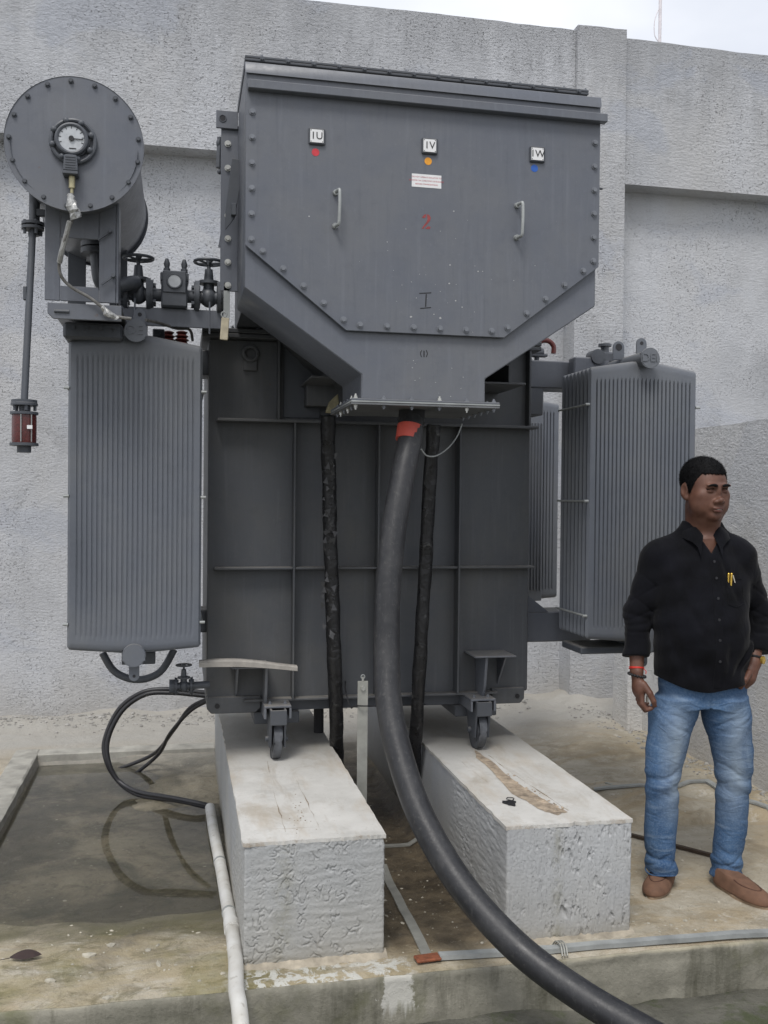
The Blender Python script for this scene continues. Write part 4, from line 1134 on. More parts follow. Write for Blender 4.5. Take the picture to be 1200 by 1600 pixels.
# rain lip and roof
zl1, zl0 = F(383, 122, BY - .05)[1], F(383, 138, BY - .05)[1]
zl1 = (F(390, 122, BY - .05)[1] + F(940, 178, BY - .05)[1]) / 2; 
m = MB(); m.box((xl + .006, BY - .052, zl1 - .030), (xr_ + .018, BY - .0205, zl1), .002); m.build('rain_lip', 'paint', cb)
m = MB(); m.prism([(BY - .030, ztop - .052), (BY - .022, ztop - .010), (BY + .01, ztop), (BYB + .02, ztop + .02), (BYB + .02, ztop - .011), (BY + .002, ztop - .0115), (BY - .010, ztop - .0118)], xl - .004, xr_ + .004, 'x', .002)
m.build('roof_plate', 'paint', cb)
zr = F(384, 92)[1]
m = MB(); m.box((xl, BY + .035, ztop + .0205), (xr_ - .022, BYB + .02, ztop + .030), .002); m.box((xl - .0, BY + .035, ztop + .0305), (xr_ - .022, BYB + .02, ztop + .040), .002); roof2 = m.build('roof_flange', 'paint_dark', cb)
for k in range(15): put('bolt', BOLT_Z, None, roof2, (xl + .06 + k * .088, BY + .055, ztop + .040)); 
for k in range(14): put('bolt', BOLT_S, None, roof2, (xl + .06 + k * .092, BY + .036, ztop + .030))
# gland plate at the neck
gx0, gx1 = F(549, 628, BY - .035)[0], F(781, 633, BY - .035)[0]
m = MB(); m.box((gx0, BY - .035, zbt - .008), (gx1, BYB + .03, zbt - .0005), .0015); m.build('neck_flange', 'paint', cb)
m = MB(); m.box((gx0, BY - .037, zbt - .0135), (gx1, BYB + .03, zbt - .0085)); m.build('gasket', 'galvgrey', cb)
m = MB(); m.box((gx0, BY - .035, zbt - .023), (gx1, BYB + .03, zbt - .014), .0015); gp = m.build('gland_plate', 'plate', cb)
gb = []
for k in range(6): gb.append((gx0 + .018 + (gx1 - gx0 - .036) * (k + .0) / 5, BY - .018))
for k in range(1, 6):
    for x in (gx0 + .018, gx1 - .018): gb.append((x, BY - .018 + k * .08))
for i, (x, y) in enumerate(gb):
    put('gland_bolt', BOLT_ZB if i % 3 == 0 else BOLT_Z, None, gp, (x, y, zbt))
    o = put('gland_bolt', BOLT_ZB if i % 4 == 0 else BOLT_Z, None, gp, (x, y, zbt - .023)); o.rotation_euler = (PI, 0, 0)
# handles
for a, b, c_ in ((528, 302, 354), (811, 322, 372)):
    p, q = at(a, b, Y=BY - .02), at(a - 1, c_, Y=BY - .02)
    m = MB(); m.tube([p + Vector((-.010, 0, 0)), p + Vector((-.004, -.030, .002)), p + Vector((0, -.042, -.010)), q + Vector((0, -.042, .010)), q + Vector((-.004, -.030, -.002)), q + Vector((-.010, 0, 0))], .0058, 10, 5)
    for w in (p, q): m.cyl(w + Vector((-.010, -.0, 0)), w + Vector((-.008, -.012, 0)), .010, n=12)
    m.build('handle', 'handle', cover)
for (a, b, s, dotc, dx, dy) in ((495, 214, '1U', 'red', 493, 238), (671, 229, '1V', 'amber', 669, 252), (839, 242, '1W', 'blue', 835, 263)):
    p = at(a, b, Y=BY - .022); w, hh = .0295, .0285
    m = MB(); m.box((p.x - w, BY - .030, p.z - hh), (p.x + w, BY - .0203, p.z + hh), .003); pf = m.build('phase_plate', 'paint_dark', cover)
    m = MB(); m.box((p.x - w + .005, BY - .032, p.z - hh + .006), (p.x + w - .007, BY - .0302, p.z + hh - .006)); m.build('phase_label', 'white', pf)
    tm = text_mesh(s, .036, .0004); tm.materials.append(M['black']); put('lettering', tm, None, pf, (p.x - .001, BY - .0327, p.z))
    m = MB()
    for u in (-1, 1):
        for v in (-1, 1): m.cyl((p.x + u * .0205 - .001, BY - .0319, p.z + v * .0195), (p.x + u * .0205 - .001, BY - .0325, p.z + v * .0195), .0018, n=8)
    m.build('rivet', 'black', pf)
    d = at(dx, dy, Y=BY - .02); m = MB(); m.cyl((d.x, BY - .0199, d.z), (d.x, BY - .0208, d.z), .0135, n=28); m.build('phase_dot', dotc, cover)
p = at(666.5, 283, Y=BY - .02)
m = MB(); m.box((p.x - .055, BY - .0208, p.z - .0235), (p.x + .055, BY - .0199, p.z + .0235)); nt = m.build('notice_label', 'white', cover)
for k, (s, cl) in enumerate((('DO NOT OPERATE ISOLATOR TO', 'redink'), ('BE DONE ON, CABLE END OF BUSHING', 'redink'), ('BEFORE COMMISSIONING', 'redink'))):
    tm = text_mesh(s, .0072, .0001); tm.materials.append(M[cl]); put('lettering', tm, None, nt, (p.x, BY - .0210, p.z + .0125 - k * .0125))
# stencilled 2: three brush pieces with the stencil bridges left open
p = at(666, 346, Y=BY - .02); S = .027
def flat(parts, name, matn, y=BY - .0206, par=cover):
    m = MB()
    for pp in parts: m.prism(pp, y, y + .0006, 'y')
    return m.build(name, matn, par, smooth=False)
def poly(pts): return [(p.x + u * S, p.z + v * S) for u, v in pts]
flat([poly([(-.62, .45), (-.35, .85), (0, 1.0), (-.06, .62), (-.2, .42)]),
      poly([(.12, 1.0), (.45, .85), (.62, .5), (.5, .1), (.15, -.35), (-.2, -.72), (-.38, -1.0), (-.62, -1.0), (-.3, -.5), (.05, -.05), (.18, .35), (.1, .6)]),
      poly([(-.15, -1.0), (0, -.82), (.3, -.62), (.6, -.7), (.5, -1.0)])], 'stencil_numeral', 'stencil')
# hand drawn I and bracketed I
p = at(664.5, 470, Y=BY - .02); S = 1
def stroke(a, b, w=.0018):
    A = at(*a, Y=BY - .02); B = at(*b, Y=BY - .02); d = Vector((B.x - A.x, B.z - A.z)).normalized(); n_ = Vector((-d.y, d.x)) * w
    return [(A.x + n_.x, A.z + n_.y), (B.x + n_.x, B.z + n_.y), (B.x - n_.x, B.z - n_.y), (A.x - n_.x, A.z - n_.y)]
flat([stroke((655, 458.5), (674, 457.5)), stroke((666, 459.5), (665, 479.5), .0022), stroke((656.5, 482), (673.5, 480.5))], 'painted_mark', 'black')
def stroke2(a, b, w=.0016):
    A = at(*a, Y=BY); B = at(*b, Y=BY); d = Vector((B.x - A.x, B.z - A.z)).normalized(); n_ = Vector((-d.y, d.x)) * w
    return [(A.x + n_.x, A.z + n_.y), (B.x + n_.x, B.z + n_.y), (B.x - n_.x, B.z - n_.y), (A.x - n_.x, A.z - n_.y)]
flat([stroke2((662.5, 548), (662.5, 558), .0022), stroke2((658.5, 547), (656.8, 552.5)), stroke2((656.8, 552.5), (658.5, 558)), stroke2((666, 547), (668, 552.5)), stroke2((668, 552.5), (666, 558))], 'painted_mark', 'black', BY - .0007, cb)
# stray flecks of white paint on the cover and neck
random.seed(21); m = MB()
F_ = [(642, 495, 1.6), (688, 497, 1.6), (678, 491, .8), (703, 414, 1.3), (702, 443, 1.2), (709, 330, 1.2), (483, 338, 1), (605, 378, .8), (747, 424, 1), (712, 470, 1), (722, 480, 1)]
for i in range(30): F_.append((random.gauss(680, 75), random.gauss(440, 60), random.uniform(.25, .7)))
for a, b, r in F_:
    q = at(a, b, Y=BY - .02)
    if q.z < zc1 + .01: continue
    r_ = r * .0022; pts = [(q.x + r_ * 1.2 * math.cos(t) * random.uniform(.8, 1.2), q.z + r_ * math.sin(t) * random.uniform(.8, 1.2)) for t in [k * PI / 4 for k in range(8)]]
    m.prism(pts, BY - .0206, BY - .0200, 'y')
for i in range(20):
    q = at(random.gauss(670, 70), random.uniform(540, 620), Y=BY)
    if not (nkl + .01 < q.x < nkr - .01): continue
    r_ = random.uniform(.0005, .0016); pts = [(q.x + r_ * 1.3 * math.cos(t), q.z + r_ * math.sin(t) * random.uniform(.7, 1.2)) for t in [k * PI / 4 for k in range(8)]]
    m.prism(pts, BY - .0006, BY, 'y')
o = m.build('paint_flecks', 'fleck', cb, smooth=False); o['kind'] = 'stuff'

# back throat flange of the box, lug and side fittings
yb = BYB + .002
xf0, xf1 = at(345, 300, Y=yb).x, at(372, 300, Y=yb).x
zf1, zf0 = at(357, 196, Y=yb).z, at(357, 455, Y=yb).z
m = MB(); m.box((xf0, yb, zf0), (xr_ + .04, yb + .010, zf1), .002); fl_ = m.build('throat_flange', 'paint', cb)
bolts(BOLT_W, [(at(356, y_, Y=yb).x, yb, at(356, y_, Y=yb).z) for y_ in (225, 263, 337, 373, 410, 446)], fl_)
m = MB(); a = at(338, 170, Y=yb - .02); b = at(372, 201, Y=yb - .02); m.box((a.x, yb - .012, b.z), (b.x, yb - .002, a.z), .002); lg_ = m.build('lug_plate', 'paint', cb)
q = at(348, 185, Y=yb - .012); m = MB(); m.cyl((q.x, yb - .0121, q.z), (q.x, yb - .014, q.z), .011, n=18); m.build('hole', 'hole_light', lg_)
m = MB(); m.torus((q.x, yb - .013, q.z), .013, .0025, (0, 1, 0), 20, 6); m.build('hole_ring', 'valve', lg_)
# the side stay (bent strip) and its catch
m = MB(); pA = [at(362, 250, Y=3.80), at(378, 250, Y=3.78), at(378, 275, Y=3.78), at(366, 345, Y=3.82), at(350, 372, Y=3.9), at(350, 345, Y=3.9)]
m.prism([(v.x, v.z) for v in pA], 3.78, 3.787, 'y', .0015); m.build('side_stay', 'paint_dark', cb)
m = MB(); a = at(361, 318, Y=3.77); m.box(a + Vector((0, -.01, -.045)), a + Vector((.020, .01, 0)), .002); m.build('catch', 'valve', cb)
m = MB(); m.prism([(v.x, v.z) for v in (at(350, 330, Y=3.92), at(352, 386, Y=3.92), at(341, 386, Y=3.92))], 3.92, 3.93, 'y'); m.build('stay_foot', 'paint', cb)
m = MB(); m.sph(at(342, 224, Y=3.93), .014, (.8, 1, 1.4), 10); m.tube([at(344, 215, Y=3.93), at(343, 240, Y=3.93), at(342, 262, Y=3.93)], .012, 8, 2); m.sph(at(343, 268, Y=3.93), .009, (1, 1, 1.3), 8); m.build('hinge_knob', 'valve', cb)
m = MB(); q = at(939, 295, Y=3.55); m.cyl(q - Vector((.03, 0, 0)), q + Vector((.006, 0, 0)), .007, .004, n=10); m.build('side_pin', 'paint_dark', cb)
m = MB(); m.box((xl + .02, BYB, zsh), (xr_ - .05, TY + .1, ztop - .12)); m.build('rear_throat', 'paint_dark', cb)
# turret under the throat onto the tank
m = MB(); m.prism([(xl + .12, zsh + .02), (nkl + .02, znk + .03), (nkr - .02, znk + .03), (xr_ - .1, zsh + .02)], BYB, TY, 'y'); m.build('lower_throat', 'paint_tank', cb)
# shelves under the box, with ribs
sz = at(520, 588, Y=3.94).z
for (a, b, rib) in ((486, 572, 517), (752, 822, 797)):
    x0, x1 = at(a, 590, Y=3.94).x, at(b, 590, Y=3.94).x
    zz = at((a + b) / 2, 588 if a < 600 else 597, Y=3.94).z
    m = MB(); m.box((x0, 3.94, zz - .009), (x1, TY, zz), .002); sh = m.build('support_shelf', 'paint_tank', tr)
    xr2 = at(rib, 580, Y=3.94).x
    m = MB(); m.prism([(3.945, zz + .0005), (TY, zz + .0005), (TY, zz + .16), (3.945, zz + .07)], xr2 - .004, xr2 + .004, 'x'); m.build('shelf_rib', 'paint_tank', sh)
a, b = at(476, 636, Y=TY - .03), at(548, 600, Y=TY - .03)
m = MB(); m.box((a.x, TY - .10, a.z), (b.x, TY - .0005, b.z), .003); m.build('lower_box', 'paint_tank', tr)

# red oil hook, lid clutter
m = MB(); c = at(848, 545, Y=4.45); m.tube([c + Vector((-.06, 0, -.01)), c + Vector((-.01, 0, .035)), c + Vector((.03, 0, .038)), c + Vector((.055, 0, .015)), c + Vector((.055, 0, -.02))], .012, 12); m.build('red_pipe_bend', 'redpipe', tr)
m = MB(); m.cyl(c + Vector((-.06, 0, -.02)), c + Vector((.0, 0, -.02)), .022, n=14); m.box(c + Vector((-.09, -.02, -.04)), c + Vector((.02, .02, -.028)), .003); m.cyl(c + Vector((-.03, 0, -.04)), c + Vector((-.03, 0, -.07)), .012, n=6); m.build('pipe_union', 'valve', tr)
c = at(945, 556, Y=4.30); m = MB(); m.box(c + Vector((-.055, -.03, -.035)), c + Vector((.045, .04, .015)), .008); m.cyl(c + Vector((0, 0, .01)), c + Vector((0, 0, .045)), .020, n=14); m.cyl(c + Vector((0, 0, .043)), c + Vector((0, 0, .055)), .031, n=20)
m.cyl(c + Vector((-.05, -.04, -.01)), c + Vector((-.05, .03, -.01)), .035, n=16); m.build('shut_off_valve', 'valve', tr)
# red bushings on the lid, seen between radiator and channel
for k, px in enumerate((263, 284)):
    c = at(px, 530, Y=4.36); m = MB(); m.lathe(c - Vector((0, 0, .02)), [(.030, 0), (.022, .008), (.032, .016), (.020, .024), (.030, .032), (.018, .04), (.026, .05), (.012, .056)], 20); m.build('bushing', 'redpipe', tr)
c = at(246, 522, Y=4.3); m = MB(); m.box(c + Vector((-.02, -.02, -.02)), c + Vector((.03, .02, .02)), .004); m.cyl(c + Vector((0, -.03, 0)), c + Vector((0, -.02, 0)), .014, n=12); m.build('terminal_box', 'valve', tr)
# drain valve low on the left
YV = 4.22
def vz(px, py): return at(px, py, Y=YV)
c = vz(287, 1072); gate_valve(c, .62, tr, .05, 'drain_valve')
m = MB(); m.cyl((c.x, YV, c.z), (TX0 + .01, YV + .02, c.z), .016, n=14); m.cyl((c.x - .06, YV, c.z), (c.x - .03, YV, c.z), .03, n=18); m.build('drain_stub', 'valve', tr)


# ------------------------------------------------------------------ cables, pipes and strips (each a thing)
P = [(644, 640, 3.68), (640, 690, 3.64), (629, 745, 3.60), (615, 830, 3.55), (606, 930, 3.50), (605, 1020, 3.46), (608, 1100, 3.40), (626, 1185, 3.32), (660, 1280, 3.22), (722, 1385, 3.10), (808, 1480, 2.98), (905, 1553, 2.86), (1010, 1615, 2.74), (1130, 1680, 2.60), (1300, 1770, 2.45)]
pts = [at(a, b, D=d) for a, b, d in P]
pts[0].z = zbt - .020
for k in (-1, -2):
    pts[k].z = max(pts[k].z, -.10)
m = MB(); m.tube(pts, .0465, 28, 8); big = m.build('cable_conduit', 'conduit')
tag(big, 'thick black cable conduit hanging from the cable box and sweeping over the slab edge', 'conduit')
m = MB(); a, b = at(639.5, 662, D=3.66), at(637, 683, D=3.64); a = at(641, 666, D=3.658); b = at(638, 688, D=3.642)
m.tube([a, a * .5 + b * .5, b], [.0488, .049, .0485], 28, 1); m.build('red_tape', 'tape', big)
m = MB(); m.tube([pts[0] + Vector((0, 0, .004)), at(642.5, 660, D=3.67)], [.050, .0495], 28, 1); m.build('black_collar', 'rubber', big)
def wrapped(P, r, label, seed):
    pts = [at(a, b, Y=y) for a, b, y in P]; m = MB(); m.tube(pts, r, 18, 14)
    for i, v in enumerate(m.bm.verts):
        n_ = noise.noise_vector(Vector((v.co.x * 30, v.co.y * 30, v.co.z * 14)) + Vector((seed, 0, 0))); v.co += n_ * .0042
    o = m.build('wrapped_cable', 'wrap'); tag(o, label, 'cable'); return o
w1 = wrapped([(512, 650, 4.12), (514, 760, 4.17), (518, 900, 4.18), (522, 1020, 4.19), (525, 1110, 4.26), (527, 1200, 4.42), (530, 1290, 4.5)], .0315, 'dark cable in torn black wrap running down left of the thick conduit', 3)
# frayed flaps of the wrap
m = MB(); random.seed(3)
for i in range(46):
    z = random.uniform(.9, 1.85); q = at(random.uniform(503, 524), 780 - (z - 1.53) * 350, Y=4.13)
    a = random.uniform(0, 6); s = random.uniform(.008, .022); c_ = Vector((q.x, 4.135 + random.uniform(-.008, .004), z))
    v = [m.bm.verts.new(c_ + Vector((math.cos(a + k * 2.1) * s * random.uniform(.5, 1), random.uniform(-.010, .002), math.sin(a + k * 2.1) * s))) for k in range(3)]; m.bm.faces.new(v)
m.build('torn_flap', 'flap', w1, smooth=False)['kind'] = 'stuff'
c = at(515, 640, Y=4.0); m = MB(); m.prism([(at(a, b, Y=4.08).x, at(a, b, Y=4.08).z) for a, b in ((508, 645), (514, 628), (527, 616), (529, 630), (521, 646))], 4.06, 4.09, 'y', .003); m.build('cable_lug', 'brass_dull', w1)
wrapped([(678, 664, 4.12), (671, 760, 4.15), (664, 900, 4.18), (658, 1000, 4.18), (653, 1090, 4.22), (649, 1160, 4.3), (645, 1240, 4.42)], .0300, 'dark wrapped cable partly hidden right behind the thick conduit', 8)
m = MB(); m.tube([at(498, 1090, Y=4.6), at(498, 1150, Y=4.62), at(499, 1230, Y=4.64)], .024, 14); tag(m.build('short_cable', 'rubber'), 'short black cable stub hanging below the tank beside the torn wrapped cable', 'cable')
m = MB(); m.tube([at(658, 702, D=3.62), at(667, 712, D=3.66), at(682, 712, D=3.7), at(700, 700, D=3.74), at(714, 682, D=3.78), at(722, 662, D=3.80)], .0028, 8); tag(m.build('earth_wire', 'galvgrey'), 'thin grey wire looping from the conduit up to the gland plate', 'wire')
# gauge lead: foil tape then thin armoured cable
gp_ = Vector((gx + .002, CY0 - .025, gz_ - .190))
m = MB(); L = [gp_, at(112, 320, Y=3.56), at(112, 345, Y=3.58), at(101, 375, Y=3.60), at(93, 405, Y=3.64), at(95, 430, Y=3.66), at(112, 449, Y=3.68), at(140, 465, Y=3.68), at(165, 484, Y=3.68), at(180, 494, Y=3.68), at(205, 498, Y=3.69)]
m.tube(L, .0058, 10, 6); gl_ = m.build('gauge_lead', 'lead')
tag(gl_, 'thin foil wrapped lead hanging from the round level gauge to the shelf', 'cable')
m = MB(); m.tube([at(109, 305, Y=3.555), at(113, 322, Y=3.555), at(119, 341, Y=3.565)], [.010, .019, .020], 8, 4)
for v in m.bm.verts: v.co += noise.noise_vector(v.co * 60) * .008
m.tube([at(109, 346, Y=3.575), at(103, 370, Y=3.60), at(96, 395, Y=3.62), at(93, 410, Y=3.64)], .0095, 8, 5); m.build('foil_wrap', 'leadgrey', gl_, smooth=False)
m = MB(); m.tube([at(160, 480, Y=3.67), at(172, 492, Y=3.67), at(184, 497, Y=3.67)], [.009, .013, .006], 8, 3)
for v in m.bm.verts: v.co += noise.noise_vector(v.co * 60) * .008
m.build('foil_wrap', 'leadgrey', gl_, smooth=False)
m = MB(); m.tube([at(228, 500, Y=3.9), at(250, 505, Y=4.0), at(275, 513, Y=4.1), at(296, 515, Y=4.15), at(301, 532, Y=4.2)], .006, 8); tag(m.build('control_cable', 'lead'), 'thin grey cable sloping behind the left radiator cap to the tank lid', 'cable')
# tag hanging left of the box
q = at(351, 514, Y=3.80)
m = MB(); m.obox(q, (.030, .010, .085), Matrix.Rotation(R(4), 3, 'Y'), .002); tg = m.build('hanging_tag', 'tagcol')
tag(tg, 'small cream tag hanging below the oil pipe at the left edge of the cable box', 'tag')
m = MB(); m.torus(q + Vector((-.003, 0, .055)), .010, .003, (0, 1, 0), 16, 6); m.build('shackle', 'galvgrey', tg)
q = at(354, 478, Y=3.88); m = MB(); m.box((q.x - .012, 3.872, q.z - .05), (q.x + .012, 3.878, q.z + .09), .001); m.build('flat_link', 'galvgrey', tr)

# channel lying on the left bracket
a, b = at(311, 1040, Y=4.10), at(464, 1042, Y=4.12)
m = MB(); n = 16; prof = [(-.024, .000), (-.024, .018), (-.016, .025), (.016, .025), (.024, .018), (.024, 0), (.018, 0), (.018, .016), (.012, .019), (-.012, .019), (-.018, .016), (-.018, 0)]
rows = []
for i in range(n + 1):
    t = i / n; p = a.lerp(b, t); z = a.z + (b.z - a.z) * t - .004 + .006 * math.sin(t * PI) - .010 * t * t
    rows.append([m.bm.verts.new((p.x, p.y + u * (1 - .15 * math.sin(t * 3)), z + w * (1.0 + .2 * math.sin(t * 5)))) for u, w in prof])
for i in range(n):
    for k in range(len(prof)): m.bm.faces.new((rows[i][k], rows[i + 1][k], rows[i + 1][(k + 1) % 12], rows[i][(k + 1) % 12]))
m.bm.faces.new(rows[0]); m.bm.faces.new(rows[-1][::-1])
o = m.build('plastic_trunking', 'trunk')
tag(o, 'bent whitish plastic trunking lying across the left jacking bracket', 'trunking')

# earthing strip standing between the plinths
a, b = at(567, 1064, Y=4.02), at(570, 1270, Y=4.0)
m = MB(); m.box((a.x - .022, a.y - .003, -.06), (a.x + .022, a.y + .003, a.z), .001); es = m.build('earthing_strip', 'galv'); tag(es, 'upright flat galvanised strip standing between the two plinths', 'strip')
m = MB(); m.cyl((a.x, a.y - .003, a.z - .03), (a.x, a.y - .012, a.z - .03), .010, n=6); m.cyl((a.x, a.y, a.z), (a.x, a.y, a.z + .018), .005, n=8); m.build('bolt', 'bolt_steel', es)
m = MB(); m.torus((a.x, a.y, a.z + .018), .008, .0025, (0, 1, 0), 14, 6); m.build('ring', 'galvgrey', es)
m = MB(); m.tube([at(540, 1065, Y=4.3), at(540, 1080, Y=4.15), at(548, 1105, Y=4.08), at(556, 1103, Y=4.02), at(590, 1103, Y=4.04), at(705, 1100, Y=4.5)], .003, 6); tag(m.build('steel_wire', 'rubber'), 'thin dark wire strung under the tank behind the upright strip', 'wire')

def strip(pp, w, hh, label, name='ground_strip', mat='galvgrey', zoff=.002):
    """flat bar lying on the slab through pixels-on-ground"""
    P = [at(x, y, Z=slab_z(*at(x, y, Z=0)[:2]) + .002) for x, y in pp]
    m = MB(); rows = []
    Q = []
    for i in range(len(P) - 1):
        n_ = max(2, int((P[i + 1] - P[i]).length / .05))
        for k in range(n_): Q.append(P[i].lerp(P[i + 1], k / n_))
    Q.append(P[-1])
    for i, p in enumerate(Q):
        d = (Q[min(i + 1, len(Q) - 1)] - Q[max(i - 1, 0)]); d.z = 0; d.normalize(); n_ = Vector((-d.y, d.x, 0))
        zz = slab_z(p.x, p.y) + zoff + .002 * nz2(p.x, p.y, 5, 3)
        rows.append([m.bm.verts.new((p.x + n_.x * u, p.y + n_.y * u, zz + w_)) for u, w_ in ((-w / 2, 0), (-w / 2, hh), (w / 2, hh), (w / 2, 0))])
    for i in range(len(rows) - 1):
        for k in range(4): m.bm.faces.new((rows[i][k], rows[i + 1][k], rows[i + 1][(k + 1) % 4], rows[i][(k + 1) % 4]))
    m.bm.faces.new(rows[0]); m.bm.faces.new(rows[-1][::-1])
    o = m.build(name, mat, ang=30); tag(o, label, 'strip'); return o
s1 = strip([(598, 1352), (630, 1420), (668, 1497)], .035, .006, 'flat galvanised strip slanting over the dark floor between the plinths', mat='galv')
q = at(668, 1499, Z=0); m = MB(); m.obox((q.x, q.y, slab_z(q.x, q.y) + .012), (.085, .045, .010), Matrix.Rotation(R(5), 3, 'Z'), .003); m.build('rusty_joint', 'rust', s1)
s2 = strip([(686, 1499), (760, 1494), (860, 1488), (1000, 1476), (1210, 1461)], .030, .016, 'long grey flat strip lying along the front edge of the slab', zoff=.004)
for px in (876,):
    q = at(px, 1486, Z=0); m = MB()
    for k in range(3): m.tube([(q.x - .012 + k * .009, q.y - .045, .004), (q.x - .008 + k * .009, q.y - .018, .028), (q.x - .012 + k * .009, q.y + .015, .028), (q.x - .016 + k * .009, q.y + .035, .004)], .0028, 6)
    m.build('wire_tie', 'galv', s2)
strip([(598, 1322), (625, 1321), (652, 1319)], .03, .006, 'short flat strip between the plinths behind the thick conduit', mat='galv')
s3 = strip([(928, 1234), (1000, 1230), (1060, 1227), (1108, 1224)], .030, .010, 'grey flat strip across the slab beyond the right plinth', zoff=.004)
q = at(952, 1231, Z=0); m = MB(); m.obox((q.x, q.y, .022), (.02, .05, .006), Matrix.Rotation(R(20), 3, 'Z'), .001); m.build('clip', 'galv', s3)
strip([(1102, 1222), (1150, 1247), (1215, 1280)], .035, .010, 'grey flat strip running beside the side wall behind the man', zoff=.004)
s5 = strip([(982, 1306), (1050, 1323), (1122, 1341)], .020, .012, 'thin dark brown bar lying on the slab behind the man', name='brown_bar', mat='rust_dark', zoff=.003)

# pvc pipe
PP = [(328, 1262), (334, 1300), (343, 1345), (353, 1400), (362, 1450), (368, 1500), (369, 1545)]
pts = []
for i, (a, b) in enumerate(PP):
    g = slab_z(*at(a, b, Z=0)[:2]); pts.append(at(a, b, Z=max(g, -.055) + .028))
pts.append(pts[-1] + Vector((.003, -.10, -.004))); pts.append(pts[-1] + Vector((.003, -.09, -.05))); pts.append(pts[-1] + Vector((.002, -.06, -.14))); pts.append(pts[-1] + Vector((0, -.02, -.12)))
m = MB(); m.tube(pts, .0245, 22, 8, cap=True); pv = m.build('pvc_pipe', 'pvc'); tag(pv, 'white plastic pipe lying along the left plinth and bending over the slab edge', 'pipe')
for t in (2.05, 3.55):
    m = MB()
    i = int(t); a = pts[i].lerp(pts[i + 1], t - i); d = (pts[i + 1] - pts[i]).normalized()
    m.cyl(a - d * .006, a + d * .006, .0268, n=22); m.build('joint_ring', 'galvgrey', pv)
i = 4; a = pts[4]; d = (pts[5] - pts[4]).normalized(); m = MB(); m.cyl(a - d * .05, a + d * .02, .0278, n=24, bev=.002); m.build('socket', 'pvc', pv)
m = MB(); d = (pts[0] - pts[1]).normalized(); m.cyl(pts[0] + d * .0, pts[0] + d * .002, .019, n=18); m.build('pipe_mouth', 'black', pv)
# black hoses
e0 = pts[0] + (pts[0] - pts[1]).normalized() * .004
for k, off in enumerate((0, 5)):
    m = MB()
    L = [at(335, 1084 + off, Y=5.2), at(300, 1080 + off, Y=5.25), at(262, 1077 + off, Y=5.3), at(222, 1082 + off * .6, Y=5.32), at(186, 1108 + off * .5, Y=5.34), at(164, 1155, Y=5.34), at(166, 1188 + off, Y=5.32), at(184, 1219 + off, Y=5.30), at(215, 1237 + off, Y=5.22), at(265, 1246 + off * .6, Y=5.05), at(305, 1254 + off * .5, Y=4.95), e0 + Vector((0, .0, .006 - k * .010)), e0 + Vector((.01, -.08, .004 - k * .008))]
    if k: L = [p + Vector((.016, -.01, 0)) for p in L[:-3]] + L[-3:]
    for p in L: p.z = max(p.z, -.045)
    m.tube(L, .0125, 12, 8); tag(m.build('black_hose', 'hose'), ('outer' if k == 0 else 'inner') + ' black hose of the looped pair running from the tank into the white pipe', 'hose', 'looped black hoses')
for k, (a, b, lab) in enumerate((((322, 1090), (186, 1198), 'black hose end reaching furthest left in the rain water'), ((318, 1094), (213, 1205), 'black hose end dipping in the water nearest the plinth'))):
    e = at(*b, Z=-.050); s = at(a[0] + 8, a[1], Y=5.25)
    m = MB(); m.tube([s, at(297, 1106 + k * 5, Y=5.32), at(272 - k * 6, 1140 + k * 6, Y=5.42), at(240 + k * 8, 1178, Y=e.y - .08), e + Vector((0, 0, -.012))], .0105, 10, 8); tag(m.build('hose_end', 'hose'), lab, 'hose')
# dry leaf
q = at(38, 1496, Z=.004); m = MB(); n = 9; top_, bot_ = [], []
for i in range(n + 1):
    t = i / n; wv = .018 * math.sin(PI * t) ** .8; x = q.x - .045 + t * .10
    top_.append(m.bm.verts.new((x, q.y + wv * 1.3, .006 + .010 * math.sin(PI * t) + .004))); bot_.append(m.bm.verts.new((x, q.y - wv * 1.1, .006 + .003 * t)))
for i in range(n):
    try: m.bm.faces.new((bot_[i], bot_[i + 1], top_[i + 1], top_[i]))
    except ValueError: pass
m.tube([(q.x - .045, q.y, .006), (q.x - .08, q.y - .005, .004)], .0012, 5, 1)
lf = m.build('dead_leaf', 'leaf'); tag(lf, 'dark curled dead leaf lying on the mossy concrete at the left edge', 'leaf')
# ------------------------------------------------------------------ the standing man
# figure frame: x to his left (picture right), y away from the camera, z up, origin on the slab between his feet
PD = 3.87
po_ = at(1090, 1383, D=PD); po_.z = slab_z(po_.x, po_.y)
man = empty('person', po_); man.rotation_euler = (0, 0, -YAW)
tag(man, 'man in a black shirt and blue jeans standing with one hand in his pocket', 'person')

